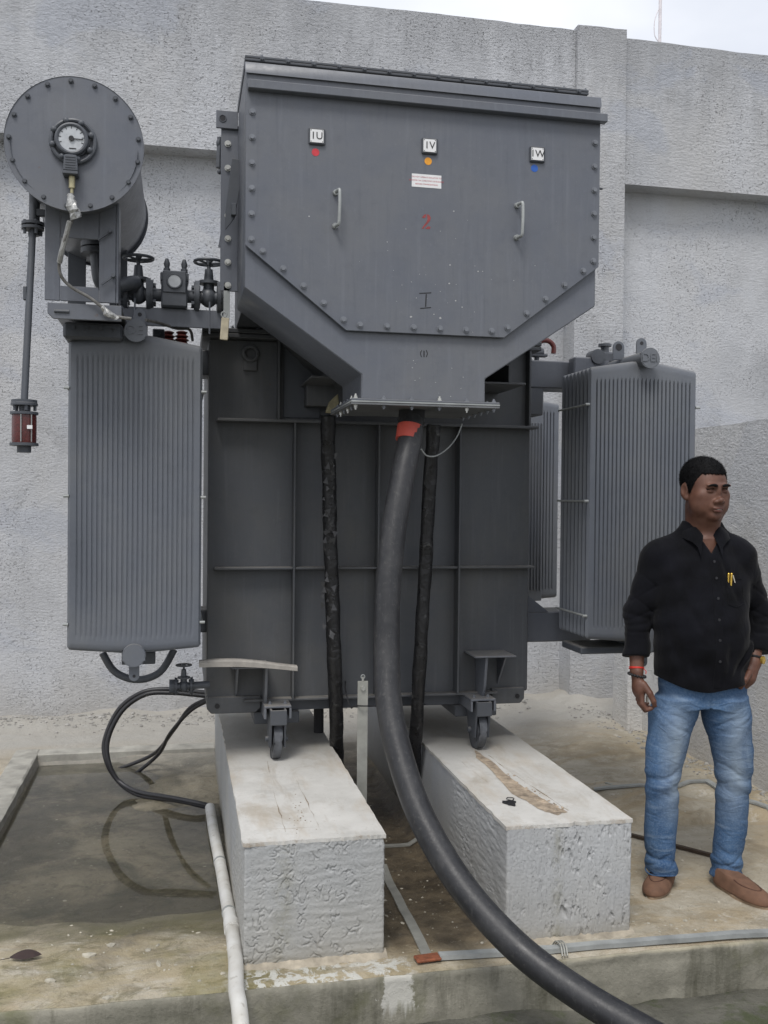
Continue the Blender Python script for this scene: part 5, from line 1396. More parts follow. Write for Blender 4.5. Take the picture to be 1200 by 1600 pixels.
class SDF:
    def __init__(s, lo, hi, h):
        s.h = h; s.lo = np.array(lo, float); s.n = [int((hi[i] - lo[i]) / h) + 2 for i in range(3)]
        s.F = np.full(s.n, .2, np.float32)
    def sub(s, lo, hi, pad):
        a = [max(0, int((lo[i] - pad - s.lo[i]) / s.h)) for i in range(3)]; b = [min(s.n[i], int((hi[i] + pad - s.lo[i]) / s.h) + 2) for i in range(3)]
        if any(b[i] <= a[i] for i in range(3)): return None, None
        g = np.meshgrid(*[s.lo[i] + s.h * np.arange(a[i], b[i]) for i in range(3)], indexing='ij', sparse=True)
        return tuple(slice(a[i], b[i]) for i in range(3)), [q.astype(np.float32) for q in g]
    def comb(s, sl, d, k, op):
        A = s.F[sl]
        if op == 'add':
            if k > 0:
                hh = np.clip(.5 + .5 * (A - d) / k, 0, 1); s.F[sl] = A * (1 - hh) + d * hh - k * hh * (1 - hh)
            else: s.F[sl] = np.minimum(A, d)
        else:
            if k > 0:
                hh = np.clip(.5 - .5 * (A + d) / k, 0, 1); s.F[sl] = A * (1 - hh) - d * hh + k * hh * (1 - hh)
            else: s.F[sl] = np.maximum(A, -d)
    def ell(s, c, r, k=.0, op='add', rot=None):
        m_ = max(r); sl, g = s.sub([c[i] - m_ for i in range(3)], [c[i] + m_ for i in range(3)], .03)
        if sl is None: return
        p = [g[i] - c[i] for i in range(3)]
        if rot is not None:
            q = np.array(rot.transposed()); p = [q[i][0] * p[0] + q[i][1] * p[1] + q[i][2] * p[2] for i in range(3)]
        k0 = np.sqrt((p[0] / r[0]) ** 2 + (p[1] / r[1]) ** 2 + (p[2] / r[2]) ** 2); k1 = np.sqrt((p[0] / r[0] ** 2) ** 2 + (p[1] / r[1] ** 2) ** 2 + (p[2] / r[2] ** 2) ** 2)
        s.comb(sl, (k0 * (k0 - 1) / np.maximum(k1, 1e-6)).astype(np.float32), k, op)
    def cap(s, a, b, ra, rb, k=.0, op='add', sq=(1, 1, 1)):
        m_ = max(ra, rb); sl, g = s.sub([min(a[i], b[i]) - m_ for i in range(3)], [max(a[i], b[i]) + m_ for i in range(3)], .03)
        if sl is None: return
        ab = [b[i] - a[i] for i in range(3)]; L = sum(v * v for v in ab) + 1e-9
        pa = [g[i] - a[i] for i in range(3)]; t = np.clip((pa[0] * ab[0] + pa[1] * ab[1] + pa[2] * ab[2]) / L, 0, 1)
        d = np.sqrt(sum(((pa[i] - ab[i] * t) / sq[i]) ** 2 for i in range(3))) - (ra + (rb - ra) * t)
        s.comb(sl, d.astype(np.float32), k, op)
    def column(s, rows, k=.0, disp=None, op='add'):
        """rows of (z, cx, cy, rx, ry): a body of stacked ellipses"""
        rows = sorted(rows); Z = [r[0] for r in rows]
        lo = [min(r[1] - r[3] for r in rows), min(r[2] - r[4] for r in rows), Z[0]]; hi = [max(r[1] + r[3] for r in rows), max(r[2] + r[4] for r in rows), Z[-1]]
        sl, g = s.sub(lo, hi, .03)
        zz = g[2]; I = [np.interp(zz, Z, [r[j] for r in rows]) for j in (1, 2, 3, 4)]
        # smooth the profile a little
        q = np.sqrt(((g[0] - I[0]) / I[2]) ** 2 + ((g[1] - I[1]) / I[3]) ** 2)
        d = (q - 1) * np.minimum(I[2], I[3])
        if disp is not None: d = d + disp(g[0], g[1], zz)
        d = np.maximum(d, np.maximum(Z[0] - zz, zz - Z[-1]))
        s.comb(sl, d.astype(np.float32), k, op)
    def cut(s, f):
        """remove where f(x,y,z) < 0"""
        g = np.meshgrid(*[(s.lo[i] + s.h * np.arange(s.n[i])).astype(np.float32) for i in range(3)], indexing='ij', sparse=True)
        s.F = np.maximum(s.F, -f(*g)).astype(np.float32)
    def disp(s, f):
        g = np.meshgrid(*[(s.lo[i] + s.h * np.arange(s.n[i])).astype(np.float32) for i in range(3)], indexing='ij', sparse=True)
        s.F = (s.F + f(*g)).astype(np.float32)
    def mesh(s, name):
        F = s.F; n = F.shape; ins = F < 0
        c = np.zeros([v - 1 for v in n], np.int8)
        for i in (0, 1):
            for j in (0, 1):
                for k in (0, 1): c += ins[i:n[0] - 1 + i, j:n[1] - 1 + j, k:n[2] - 1 + k]
        act = (c > 0) & (c < 8); idx = np.full(act.shape, -1, np.int64); ijk = np.argwhere(act); idx[act] = np.arange(len(ijk))
        acc = np.zeros((len(ijk), 3)); cnt = np.zeros(len(ijk))
        I, J, K = ijk.T
        cor = [(a, b, d) for a in (0, 1) for b in (0, 1) for d in (0, 1)]
        for a in cor:
            for ax in range(3):
                if a[ax] == 1: continue
                b = list(a); b[ax] = 1
                fa = F[I + a[0], J + a[1], K + a[2]]; fb = F[I + b[0], J + b[1], K + b[2]]; x = (fa < 0) != (fb < 0)
                t = np.where(x, fa / np.where(np.abs(fa - fb) < 1e-9, 1, fa - fb), 0)
                p = np.array(a, float)[None, :].repeat(len(ijk), 0); p[:, ax] += t
                acc[x] += p[x]; cnt[x] += 1
        V = (ijk + acc / cnt[:, None]) * s.h + s.lo
        Q = []
        for ax in range(3):
            sl1 = [slice(1, -1)] * 3; sl1[ax] = slice(0, -1); sl2 = list(sl1); sl2[ax] = slice(1, None)
            A = ins[tuple(sl1)]; B = ins[tuple(sl2)]; E = np.argwhere(A != B); off = np.array([1, 1, 1]); off[ax] = 0; E = E + off
            u, v = [(1, 2), (2, 0), (0, 1)][ax]; eu = np.zeros(3, int); ev = np.zeros(3, int); eu[u] = 1; ev[v] = 1
            q = np.stack([idx[tuple((E - eu - ev).T)], idx[tuple((E - ev).T)], idx[tuple(E.T)], idx[tuple((E - eu).T)]], 1)
            fl_ = ins[tuple(E.T)]; q[~fl_] = q[~fl_][:, ::-1]; Q.append(q)
        Q = np.concatenate(Q); Q = Q[(Q >= 0).all(1)]
        me = bpy.data.meshes.new(name); me.from_pydata(V.tolist(), [], Q.tolist()); me.shade_smooth(); return me

def fig(name, me, mat, parent=None, loc=(0, 0, 0)):
    o = bpy.data.objects.new(name, me); C.objects.link(o)
    if not me.materials: me.materials.append(M[mat])
    o.parent = parent or man; o.location = loc; return o
def figb(m, name, mat, parent=None, smooth=True, ang=40):
    bmesh.ops.recalc_face_normals(m.bm, faces=m.bm.faces[:]); me = bpy.data.meshes.new(name); m.bm.to_mesh(me); m.bm.free()
    if smooth: me.shade_smooth(); me.set_sharp_from_angle(angle=R(ang))
    return fig(name, me, mat, parent)

HY = R(17)                       # head turned to his left
HR = Matrix.Rotation(HY, 3, 'Z') @ Matrix.Rotation(R(5), 3, 'X')
HC = Vector((-.004, -.012, 1.580))
def hp(x, y, z): return HC + HR @ Vector((x, y, z))
# ---- body: one continuous figure with head, arms and hands
b = SDF((-.36, -.26, .02), (.34, .22, 1.72), .0034)
def H(c, r, k, op='add', rx=None): b.ell(hp(*c), r, k, op, HR if rx is None else HR @ rx)
H((0, .012, .038), (.077, .094, .080), 0)
H((0, -.030, -.004), (.073, .066, .080), .03)
H((0, -.050, -.052), (.060, .045, .062), .03)         # jaw and mouth block
H((0, -.082, -.098), (.027, .020, .018), .022)        # chin
for s_ in (-1, 1):
    H((s_ * .044, -.040, -.058), (.030, .040, .042), .035)   # cheeks, heavy jaw
    H((s_ * .046, -.064, -.018), (.022, .018, .017), .02)    # cheekbone
    H((s_ * .031, -.0985, .006), (.0185, .013, .012), .012, 'sub')  # eye socket
    H((s_ * .030, -.0955, .0225), (.025, .0105, .0075), .010)   # brow
    H((s_ * .031, -.0875, .0118), (.0175, .0125, .0066), .003)  # upper lid
    H((s_ * .031, -.0875, -.0012), (.0160, .0105, .0058), .004) # lower lid
    H((s_ * .0155, -.105, -.040), (.0100, .0120, .0090), .006) # nostril wing
    H((s_ * .0105, -.1125, -.0465), (.0042, .006, .003), .002, 'sub')
    # ear
    e = Matrix.Rotation(s_ * R(-16), 3, 'Z')
    H((s_ * .081, .008, -.008), (.0085, .018, .032), .006, 'add', e)
    H((s_ * .088, .004, -.003), (.0060, .0095, .019), .004, 'sub', e)
    H((s_ * .077, .000, -.034), (.0080, .0100, .012), .006)
H((0, -.094, -.002), (.0095, .016, .030), .012)       # nose bridge
H((0, -.1115, -.034), (.0130, .0155, .0125), .008)    # nose tip
H((0, -.0945, -.060), (.024, .012, .012), .018)
H((0, -.1055, -.0645), (.0235, .0075, .0048), .004)   # upper lip
H((0, -.1035, -.0765), (.0205, .0080, .0058), .004)   # lower lip
H((.002, -.112, -.0702), (.0150, .0090, .0018), .0015, 'sub')

# neck and trunk
b.cap((-.002, .010, 1.515), (.006, .018, 1.395), .064, .069, .03)
b.ell((.004, -.028, 1.465), (.050, .040, .040), .03)
b.cap((-.15, .02, 1.315), (.13, .02, 1.320), .040, .040, .05)
b.column([(.80, .0, .0, .115, .080), (.95, -.005, -.01, .125, .09), (1.10, -.008, -.0, .130, .09), (1.28, -.008, .01, .130, .080), (1.38, 0, .015, .09, .07)], .04)
# legs inside the jeans
for (hx, kx, ky, fx_, fy) in ((-.085, -.150, -.01, -.137, -.02), (.085, .128, .0, .128, .02)):
    b.cap((hx * .8, 0, .80), (kx, ky, .45), .066, .046, .03); b.cap((kx, ky, .45), (fx_, fy, .075), .048, .032, .02)
# right arm (picture left), hanging
SHR, ELR, WRR = (-.180, .02, 1.300), (-.249, .03, 1.080), (-.262, -.03, .862)
b.cap(SHR, ELR, .042, .034, .03); b.cap(ELR, WRR, .036, .0265, .01)
SHL, ELL, WRL = (.155, .02, 1.300), (.238, .055, 1.085), (.196, -.035, .900)
b.cap(SHL, ELL, .042, .034, .03); b.cap(ELL, WRL, .036, .0270, .01)
# right hand: palm, four fingers curled, thumb forward
b.cap((-.262, -.032, .855), (-.256, -.038, .800), .026, .030, .01, sq=(.80, 1.15, 1))
b.ell((-.254, -.040, .795), (.026, .040, .040), .008)
for i in range(4):
    fy = -.066 + i * .0185; L_ = (.030, .036, .034, .026)[i]; fr = (.0100, .0102, .0098, .0088)[i]
    k0 = Vector((-.250, fy, .775)); k1 = k0 + Vector((.000, -.006 + i * .003, -L_ - .004)); k2 = k1 + Vector((.018, -.002, -.016 - .2 * L_)); k3 = k2 + Vector((.020, .001, .006))
    b.cap(k0, k1, fr * 1.08, fr, .004); b.cap(k1, k2, fr, fr * .92, .002); b.cap(k2, k3, fr * .92, fr * .82, .002)
t0 = Vector((-.244, -.066, .815)); t1 = t0 + Vector((.020, -.018, -.030)); t2 = t1 + Vector((.014, -.004, -.030)); t3 = t2 + Vector((.006, .004, -.018))
b.cap(t0, t1, .015, .0125, .008); b.cap(t1, t2, .0125, .0108, .003); b.cap(t2, t3, .0108, .0085, .003)
# left hand going into the pocket
b.cap((.196, -.036, .900), (.166, -.056, .845), .027, .032, .012, sq=(1, .8, 1))
b.ell((.150, -.058, .838), (.032, .021, .040), .008)
for i in range(4):
    k0 = Vector((.098 + i * .011, -.050 + abs(i - 1) * .002, .81)); k1 = k0 + Vector((-.014, .004, -.05)); b.cap(k0, k1, .0100, .009, .004); b.cap(k1, k1 + Vector((-.010, .008, -.03)), .009, .008, .002)
b.cap((.162, -.080, .868), (.140, -.104, .846), .0130, .0110, .006); b.cap((.140, -.104, .846), (.122, -.100, .815), .0110, .0095, .003)
body = fig('body', b.mesh('body'), 'skin')

# ---- shirt
def folds(x, y, z):
    return (1.0 * .0042 * np.sin(26 * z + 14 * x + 9 * y + 2.2 * np.sin(9 * x)) * (.3 + np.clip((1.12 - z) * 3, 0, 1)) + .0032 * np.sin(46 * (x * .8 + z * .45) + 5 * np.sin(8 * z)) + .0016 * np.sin(70 * z - 32 * x)).astype(np.float32)
def hem(x): return .800 + .042 * np.clip(np.abs(x) / .19, 0, 1) ** 1.6
sh = SDF((-.36, -.24, .76), (.34, .21, 1.52), .0042)
sh.column([(.76, .0, -.010, .178, .128), (.86, -.002, -.016, .183, .136), (.97, -.006, -.026, .186, .146), (1.06, -.010, -.022, .188, .143), (1.16, -.010, -.008, .190, .132), (1.24, -.010, .004, .188, .118), (1.30, -.010, .012, .178, .104), (1.345, -.008, .016, .150, .088), (1.380, -.004, .018, .115, .076), (1.41, 0, .018, .086, .068), (1.44, .004, .016, .066, .062)], 0)
sh.cap((-.165, .018, 1.315), (.145, .018, 1.322), .050, .050, .04)
sh.cap((-.06, .020, 1.405), (-.17, .02, 1.325), .034, .040, .04); sh.cap((.06, .020, 1.405), (.15, .02, 1.332), .034, .040, .04)
# sleeves, rolled to the forearm
def sleeve(S, E, W, side):
    sh.cap(S, E, .062, .054, .03); 
    cu = tuple(E[i] + (W[i] - E[i]) * .70 for i in range(3)); sh.cap(E, cu, .053, .049, .02)
    c1 = tuple(E[i] + (W[i] - E[i]) * .56 for i in range(3)); c2 = tuple(E[i] + (W[i] - E[i]) * .72 for i in range(3))
    sh.cap(c1, c2, .0525, .0530, .003)
sleeve((-.182, .02, 1.300), (-.248, .030, 1.085), (-.264, -.026, .874), -1)
sleeve((.158, .02, 1.305), (.240, .055, 1.085), (.216, -.018, .900), 1)
sh.disp(folds)
def vfold(x, y, z, x0, sl, z0, z1, w, a): return (a * np.exp(-((x - x0 - sl * (z - z0)) / w) ** 2) * np.clip((z - z0) / .05, 0, 1) * np.clip((z1 - z) / .06, 0, 1) * (y < .02)).astype(np.float32)
for (x0, sl, z0, z1, w, a) in ((-.10, -.25, .82, 1.10, .014, .006), (-.06, -.18, .82, 1.02, .011, .005), (.05, .10, .82, 1.00, .012, .0045), (-.125, .30, 1.10, 1.30, .012, .005), (.115, -.35, 1.12, 1.30, .012, .005), (-.03, -.5, 1.00, 1.16, .016, .004), (.10, .7, .86, 1.06, .013, -.006), (.06, .75, .84, 1.02, .013, .006), (-.05, .15, 1.22, 1.36, .010, .004), (.07, -.2, 1.22, 1.36, .010, .004)):
    sh.disp(lambda x, y, z, q=(x0, sl, z0, z1, w, a): vfold(x, y, z, *q))
for s_ in (-1, 1):
    for (z0, kz, a, w) in ((1.23, .9, .0020, .007), (1.17, -.7, .0022, .006), (1.12, .8, .0028, .006), (1.09, -.5, .0025, .006)):
        sh.disp(lambda x, y, z, q=(s_, z0, kz, a, w): (q[3] * np.exp(-((z - q[1] - q[2] * (np.abs(x) - .23)) / q[4]) ** 2) * (x * q[0] > .19) + y * 0).astype(np.float32))
X3 = lambda x, y, z: None
# diagonal drag folds toward the pocketed hand, armpit creases
sh.disp(lambda x, y, z: (-.0045 * np.exp(-((x - .10 - .45 * (z - .95)) / .016) ** 2) * np.clip(1 - np.abs(z - .96) / .16, 0, 1) + .004 * np.exp(-((x - .135 - .5 * (z - .95)) / .014) ** 2) * np.clip(1 - np.abs(z - .95) / .15, 0, 1)).astype(np.float32) * (y < 0))
sh.disp(lambda x, y, z: (.0045 * np.exp(-((z - 1.075 - .25 * (np.abs(x) - .25)) / .010) ** 2) + .004 * np.exp(-((z - 1.045 + .2 * (np.abs(x) - .25)) / .008) ** 2) + .0035 * np.exp(-((z - 1.015) / .007) ** 2)).astype(np.float32) * (np.abs(x) > .205))
# hem, open neck (V), cuffs cut flat
sh.cut(lambda x, y, z: np.where(np.abs(x) > .215, 1.0, (z - hem(x) - .004 * np.sin(22 * x) + y * .0)).astype(np.float32))
sh.cut(lambda x, y, z: np.maximum(np.sqrt((x - .004) ** 2 + ((y - .012) * .95) ** 2) - .0625, 1.385 - z + y * 0).astype(np.float32))
sh.cut(lambda x, y, z: np.maximum(np.maximum(np.abs(x - .012) - (z - 1.325) * .55, 1.325 - z), y + .028).astype(np.float32))
for S_, E_, W_ in (((-.182, .02, 1.300), (-.254, .032, 1.085), (-.264, -.026, .874)), ((.158, .02, 1.305), (.240, .055, 1.085), (.216, -.018, .900))):
    d = Vector(W_) - Vector(E_); d.normalize(); c2 = Vector(E_) + (Vector(W_) - Vector(E_)) * .80
    sgn = -1 if S_[0] < 0 else 1
    sh.cut(lambda x, y, z, d=d, c2=c2, sgn=sgn: np.where((x * sgn > .195) & (z < 1.02), -((x - c2.x) * d.x + (y - c2.y) * d.y + (z - c2.z) * d.z), 1.0).astype(np.float32))
shirt = fig('shirt', sh.mesh('shirt'), 'shirt')

# front surface finder for things sewn on the shirt
from mathutils.bvhtree import BVHTree
def bvh(me):
    return BVHTree.FromPolygons([v.co for v in me.vertices], [p.vertices for p in me.polygons])
bs = bvh(shirt.data)
def on(x, z, off=.001, tree=None):
    h_ = (tree or bs).ray_cast(Vector((x, -1, z)), Vector((0, 1, 0)))
    return (h_[0] + Vector((0, -off, 0))) if h_[0] is not None else Vector((x, -.1, z))
def ribbon(m, pts, w, t=.0016):
    """thin strip following the cloth through (x, z) points"""
    rows = []
    for i, (x, z) in enumerate(pts):
        a = pts[max(i - 1, 0)]; c_ = pts[min(i + 1, len(pts) - 1)]; d = Vector((c_[0] - a[0], c_[1] - a[1])).normalized(); nx_, nz_ = -d.y * w / 2, d.x * w / 2
        p, q = on(x - nx_, z - nz_, 0), on(x + nx_, z + nz_, 0)
        if abs(p.y - q.y) > .02: q.y = p.y
        rows.append([m.bm.verts.new(v) for v in (p + Vector((0, .002, 0)), p - Vector((0, t, 0)), q - Vector((0, t, 0)), q + Vector((0, .002, 0)))])
    for i in range(len(rows) - 1):
        for k in range(4): m.bm.faces.new((rows[i][k], rows[i][(k + 1) % 4], rows[i + 1][(k + 1) % 4], rows[i + 1][k]))
    m.bm.faces.new(rows[0]); m.bm.faces.new(rows[-1][::-1])
pxl = lambda z: .014 + .006 * (1.32 - z)
m = MB(); ribbon(m, [(pxl(1.318 - i * .02), 1.318 - i * .02) for i in range(26)], .030, .0018); figb(m, 'placket', 'shirt', shirt)
for z in (1.300, 1.238, 1.162, 1.082, 1.005, .925):
    p = on(pxl(z) + .001, z, .0035); m = MB(); m.cyl(p + Vector((0, .002, 0)), p - Vector((0, .001, 0)), .0052, n=12); figb(m, 'button', 'button', shirt)
# chest pocket on his left
x0, x1, z0, z1 = .058, .128, 1.128, 1.238
m = MB(); ribbon(m, [(x0, z1), (x0 + .018, z1), (x0 + .036, z1), (x0 + .054, z1), (x1, z1)], .014, .0022)
ribbon(m, [(x0, z1 - .01 - i * .012) for i in range(8)], .003, .002); ribbon(m, [(x1, z1 - .01 - i * .012) for i in range(8)], .003, .002)
ribbon(m, [(x0, z0 + .012), (x0 + .03, z0), (x0 + .04, z0), (x1, z0 + .012)], .003, .002); figb(m, 'chest_pocket', 'shirt', shirt)
# pens clipped in the pocket
for k, (dx, c1_) in enumerate(((.012, 'gold'), (.024, 'gold'))):
    p = on(x0 + dx, z1 + .014, .006); m = MB(); m.cyl(p, p + Vector((-.002, 0, -.045)), .0042, n=10); m.sph(p, .0050, (1, 1, 1), 8); o = figb(m, 'pen', c1_)
    if k:
        p = on(x0 + dx + .012, z1 + .008, .005); m = MB(); m.obox(p + Vector((0, 0, -.016)), (.003, .002, .036), Matrix.Rotation(R(-16), 3, 'Y')); figb(m, 'pen_clip', 'teeth', o)
# collar: two folded leaves
def collar(s_):
    m = MB(); rows = []
    n_ = 14
    for i in range(n_ + 1):
        t = i / n_; a = R(-90) + s_ * (R(16) + t * R(165))         # from the front round to the nape
        top_r, top_z = .071, 1.428 + .020 * t
        cx, cy = .004, .014
        e = Vector((cx + math.cos(a) * top_r, cy + math.sin(a) * top_r * 1.0, top_z - (.030 if i == 0 else .012 if i == 1 else 0)))
        leaf = .046 + .022 * max(0, 1 - t * 3.5)
        out_ = Vector((math.cos(a), math.sin(a), 0)) * (.026 + .010 * (1 - t)) + Vector((0, 0, -leaf))
        base_ = Vector((cx + math.cos(a) * .067, cy + math.sin(a) * .067, top_z - .048))
        mid_ = e + out_ * .5 + Vector((math.cos(a), math.sin(a), .0)) * .006
        rows.append([base_, e - Vector((math.cos(a), math.sin(a), 0)) * .003, e, mid_, e + out_, e + out_ - Vector((math.cos(a), math.sin(a), .4)) * .003])
    # front point swings forward and outward
    rows[0][4] += Vector((s_ * .012, -.012, -.012)); rows[0][5] += Vector((s_ * .012, -.012, -.012)); rows[0][3] += Vector((s_ * .006, -.004, -.004))
    V = [[m.bm.verts.new(p) for p in r] for r in rows]
    for i in range(n_):
        for k in range(5): m.bm.faces.new((V[i][k], V[i][k + 1], V[i + 1][k + 1], V[i + 1][k]))
    figb(m, 'collar', 'shirt', shirt, ang=70)
collar(-1); collar(1)
for v in [(-1,), (1,)]: pass

# ---- jeans
jn = SDF((-.24, -.19, .03), (.24, .18, .90), .0042)
jn.column([(.73, .002, .002, .165, .118), (.80, .002, .000, .168, .122), (.88, .0, .0, .160, .118)], 0)
RL = [(.060, -.150, -.012, .064, .066), (.085, -.152, -.010, .060, .064), (.13, -.152, -.006, .058, .064), (.25, -.152, -.006, .063, .070), (.36, -.150, -.008, .064, .070), (.42, -.150, -.016, .064, .070), (.55, -.137, -.008, .078, .086), (.68, -.108, .0, .092, .104), (.76, -.085, .0, .092, .112)]
LL = [(.040, .125, .030, .064, .068), (.06, .124, .028, .061, .066), (.12, .126, .026, .058, .064), (.25, .134, .016, .062, .068), (.36, .137, .006, .064, .070), (.42, .137, .000, .066, .072), (.55, .128, .0, .082, .088), (.68, .104, .0, .094, .106), (.76, .085, .0, .092, .112)]
jn.column(RL, .025); jn.column(LL, .025)
def jf(x, y, z):
    ax = np.abs(x)
    low = np.clip((.17 - z) / .10, 0, 1); kn = np.exp(-((z - .42) / .07) ** 2); th = np.clip((z - .5) / .2, 0, 1)
    return (low * .0055 * np.sin(85 * z + 18 * x + 22 * y) + kn * .0035 * np.sin(75 * z + 34 * x * np.sign(x) + 10 * y) + th * .0028 * np.sin(38 * z - 48 * np.abs(x) + 8 * y) + .0022 * np.sin(24 * z + 30 * x) + sum(.62 * a_ * np.exp(-((z - z0_ - k_ * (ax - .13) + .010 * np.sin(40 * x + 30 * z0_)) / w_) ** 2) * np.clip(.5 + .9 * np.sin(23 * x + 31 * y + 57 * z0_), 0, 1) for (z0_, k_, a_, w_) in ((.70, .55, .005, .008), (.665, .75, .005, .008), (.62, -.35, .004, .009), (.47, -.4, .005, .008), (.435, .35, .005, .007), (.40, -.3, .006, .008), (.37, .4, .004, .008), (.30, -.5, .003, .009), (.165, .5, .006, .007), (.14, -.5, .007, .007), (.115, .4, .007, .006), (.095, -.3, .005, .006))) + y * 0).astype(np.float32)
jn.disp(jf)
# fly and inseam groove, pocket opening
jn.disp(lambda x, y, z: (.004 * np.exp(-((x - .004) / .004) ** 2) * (z > .70) * (y < 0)).astype(np.float32))
jn.disp(lambda x, y, z: (-.007 * np.exp(-((x - .165) ** 2 + (z - .80) ** 2 * .6 + (y + .04) ** 2) / .0016)).astype(np.float32))
jeans = fig('jeans', jn.mesh('jeans'), 'denim')
bj = bvh(jeans.data)
M['stitch'] = mat_plain('pale_denim_seam', (.30, .36, .44), .8)
def seam(pts, r, name='seam', mat='stitch'):
    m = MB(); m.tube([on(x, z, .0005, bj) for x, z in pts], r, 6, 2); figb(m, name, mat, jeans)
seam([(.118, .832), (.135, .822), (.155, .812), (.166, .806)], .0022, 'pocket_hem')
for cx, cz, cy_, rx_ in ((-.150, .066, -.012, .060), (.125, .046, .030, .060)):
    m = MB(); n_ = 26; m.tube([(cx + rx_ * math.cos(a), cy_ + rx_ * 1.03 * math.sin(a), cz + .003 * math.sin(3 * a)) for a in [2 * PI * k / n_ for k in range(n_ + 1)]], .0030, 6, 1, cap=False); figb(m, 'trouser_hem', 'denim', jeans)

# ---- hair, eyes, brows, teeth
hr = SDF((-.16, -.16, 1.46), (.14, .15, 1.72), .0030)
def HH(c, r, k): hr.ell(hp(*c), r, k, 'add', HR)
HH((0, .012, .038), (.077, .094, .080), 0); HH((0, -.030, -.004), (.073, .066, .080), .03); HH((0, -.050, -.052), (.060, .045, .062), .03)
hr.disp(lambda x, y, z: (-.0026 + x * 0 + y * 0 + z * 0).astype(np.float32))
hr.ell(hp(0, .010, .048), (.0800, .098, .0800), .006, 'add', HR)

HI = np.array(HR.transposed())
def loc(x, y, z):
    p = [x - HC.x, y - HC.y, z - HC.z]; return [HI[i][0] * p[0] + HI[i][1] * p[1] + HI[i][2] * p[2] for i in range(3)]
def face_cut(x, y, z):
    lx, ly, lz = loc(x, y, z)
    # hairline: forehead, temple running down to the sideburn, over the ear, nape
    top_ = .064 - .06 * np.clip(np.abs(lx) - .040, 0, .03)
    yb_ = -.060 + (.066 - lz) * .38
    front = np.where(ly < yb_, lz - top_, 1.0)
    side = np.where((ly >= yb_) & (ly < .004), lz + .024, 1.0)
    back = np.where(ly >= .004, lz - (.018 - np.clip(ly - .004, 0, .03) * 2.4), 1.0)
    jag = .0035 * np.sin(310 * lx + 3 * np.sin(90 * ly)) * np.sin(260 * ly + 40 * lx) + .002 * np.sin(520 * lx)
    return (np.minimum(np.minimum(front, side), back) + jag).astype(np.float32)
hr.cut(face_cut)
hme = hr.mesh('hair'); rg = np.random.RandomState(3)
for v in hme.vertices: v.co += v.normal * float(rg.uniform(-.0011, .0011))
hair = fig('hair', hme, 'hair')
# short cropped strands standing off the scalp
rs_ = random.Random(5); bmh = bmesh.new(); nf = len(hme.polygons)
for k in range(9000):
    pl_ = hme.polygons[rs_.randrange(nf)]; c_ = pl_.center; n_ = pl_.normal
    if ((c_ - HC).normalized()).dot(n_) < .45: continue
    side_ = n_.cross(Vector((rs_.uniform(-1, 1), rs_.uniform(-1, 1), rs_.uniform(-1, 1)))).normalized()
    lean = (HR @ Vector((0, -.6, -.25))) * .5 + side_ * .3; L_ = rs_.uniform(.004, .0085); w_ = .0007
    p0 = c_ - n_ * .001; tip = c_ + (n_ + lean).normalized() * L_
    bmh.faces.new([bmh.verts.new(q) for q in (p0 - side_ * w_, p0 + side_ * w_, tip)])
sme = bpy.data.meshes.new('hair_strands'); bmh.to_mesh(sme); bmh.free(); fig('hair_strands', sme, 'hair', hair)['kind'] = 'stuff'
bb_ = bvh(body.data)
def face_pt(lx, lz, off):
    o_ = hp(lx, -.3, lz); d_ = HR @ Vector((0, 1, 0)); h_ = bb_.ray_cast(o_, d_); return (h_[0] - d_ * off) if h_[0] is not None else hp(lx, -.1, lz)
for s_ in (-1, 1):
    m = MB(); P = [face_pt(s_ * (.012 + .0095 * i), .0190 + (.0015, .0040, .0048, .0038, .000)[i], .0004) for i in range(5)]
    m.tube(P, [.0044, .0058, .0054, .0042, .0016], 6, 3); figb(m, 'eyebrow', 'hair')
    ec = hp(s_ * .031, -.0800, .0050); m = MB(); m.sph(ec, .0125, (1, 1, 1), 16); ey = figb(m, 'eye', 'eye')
    look = (HR @ Vector((.18, -1, -.28))).normalized(); m = MB(); m.sph(ec + look * .0072, .0062, (1, 1, 1), 12); figb(m, 'iris', 'black', ey)
    m = MB(); P = [face_pt(s_ * (.018 + .0068 * i), (.0080, .0108, .0112, .0088, .0055)[i], .0002) for i in range(5)]; m.tube(P, .0015, 6, 3); figb(m, 'eyelash', 'hair')
m = MB(); P = [face_pt(-.012 + .0042 * i + .001, -.0702, .0006) for i in range(7)]; m.tube(P, [.0004, .0012, .0017, .0018, .0017, .0012, .0004], 6, 2); figb(m, 'teeth', 'teeth')
m = MB(); P = [face_pt(-.022 + .0063 * i, -.0655 - .0012 * abs(i - 3.5) ** 1.0 * .5, .0001) for i in range(8)]; m.tube(P, [.0008, .0020, .0026, .0024, .0024, .0026, .0020, .0008], 6, 2)
P = [face_pt(-.020 + .0067 * i, -.0765 + .0006 * abs(i - 3), .0002) for i in range(7)]; m.tube(P, [.0008, .0026, .0034, .0036, .0034, .0026, .0008], 6, 2); figb(m, 'lips', 'lip')

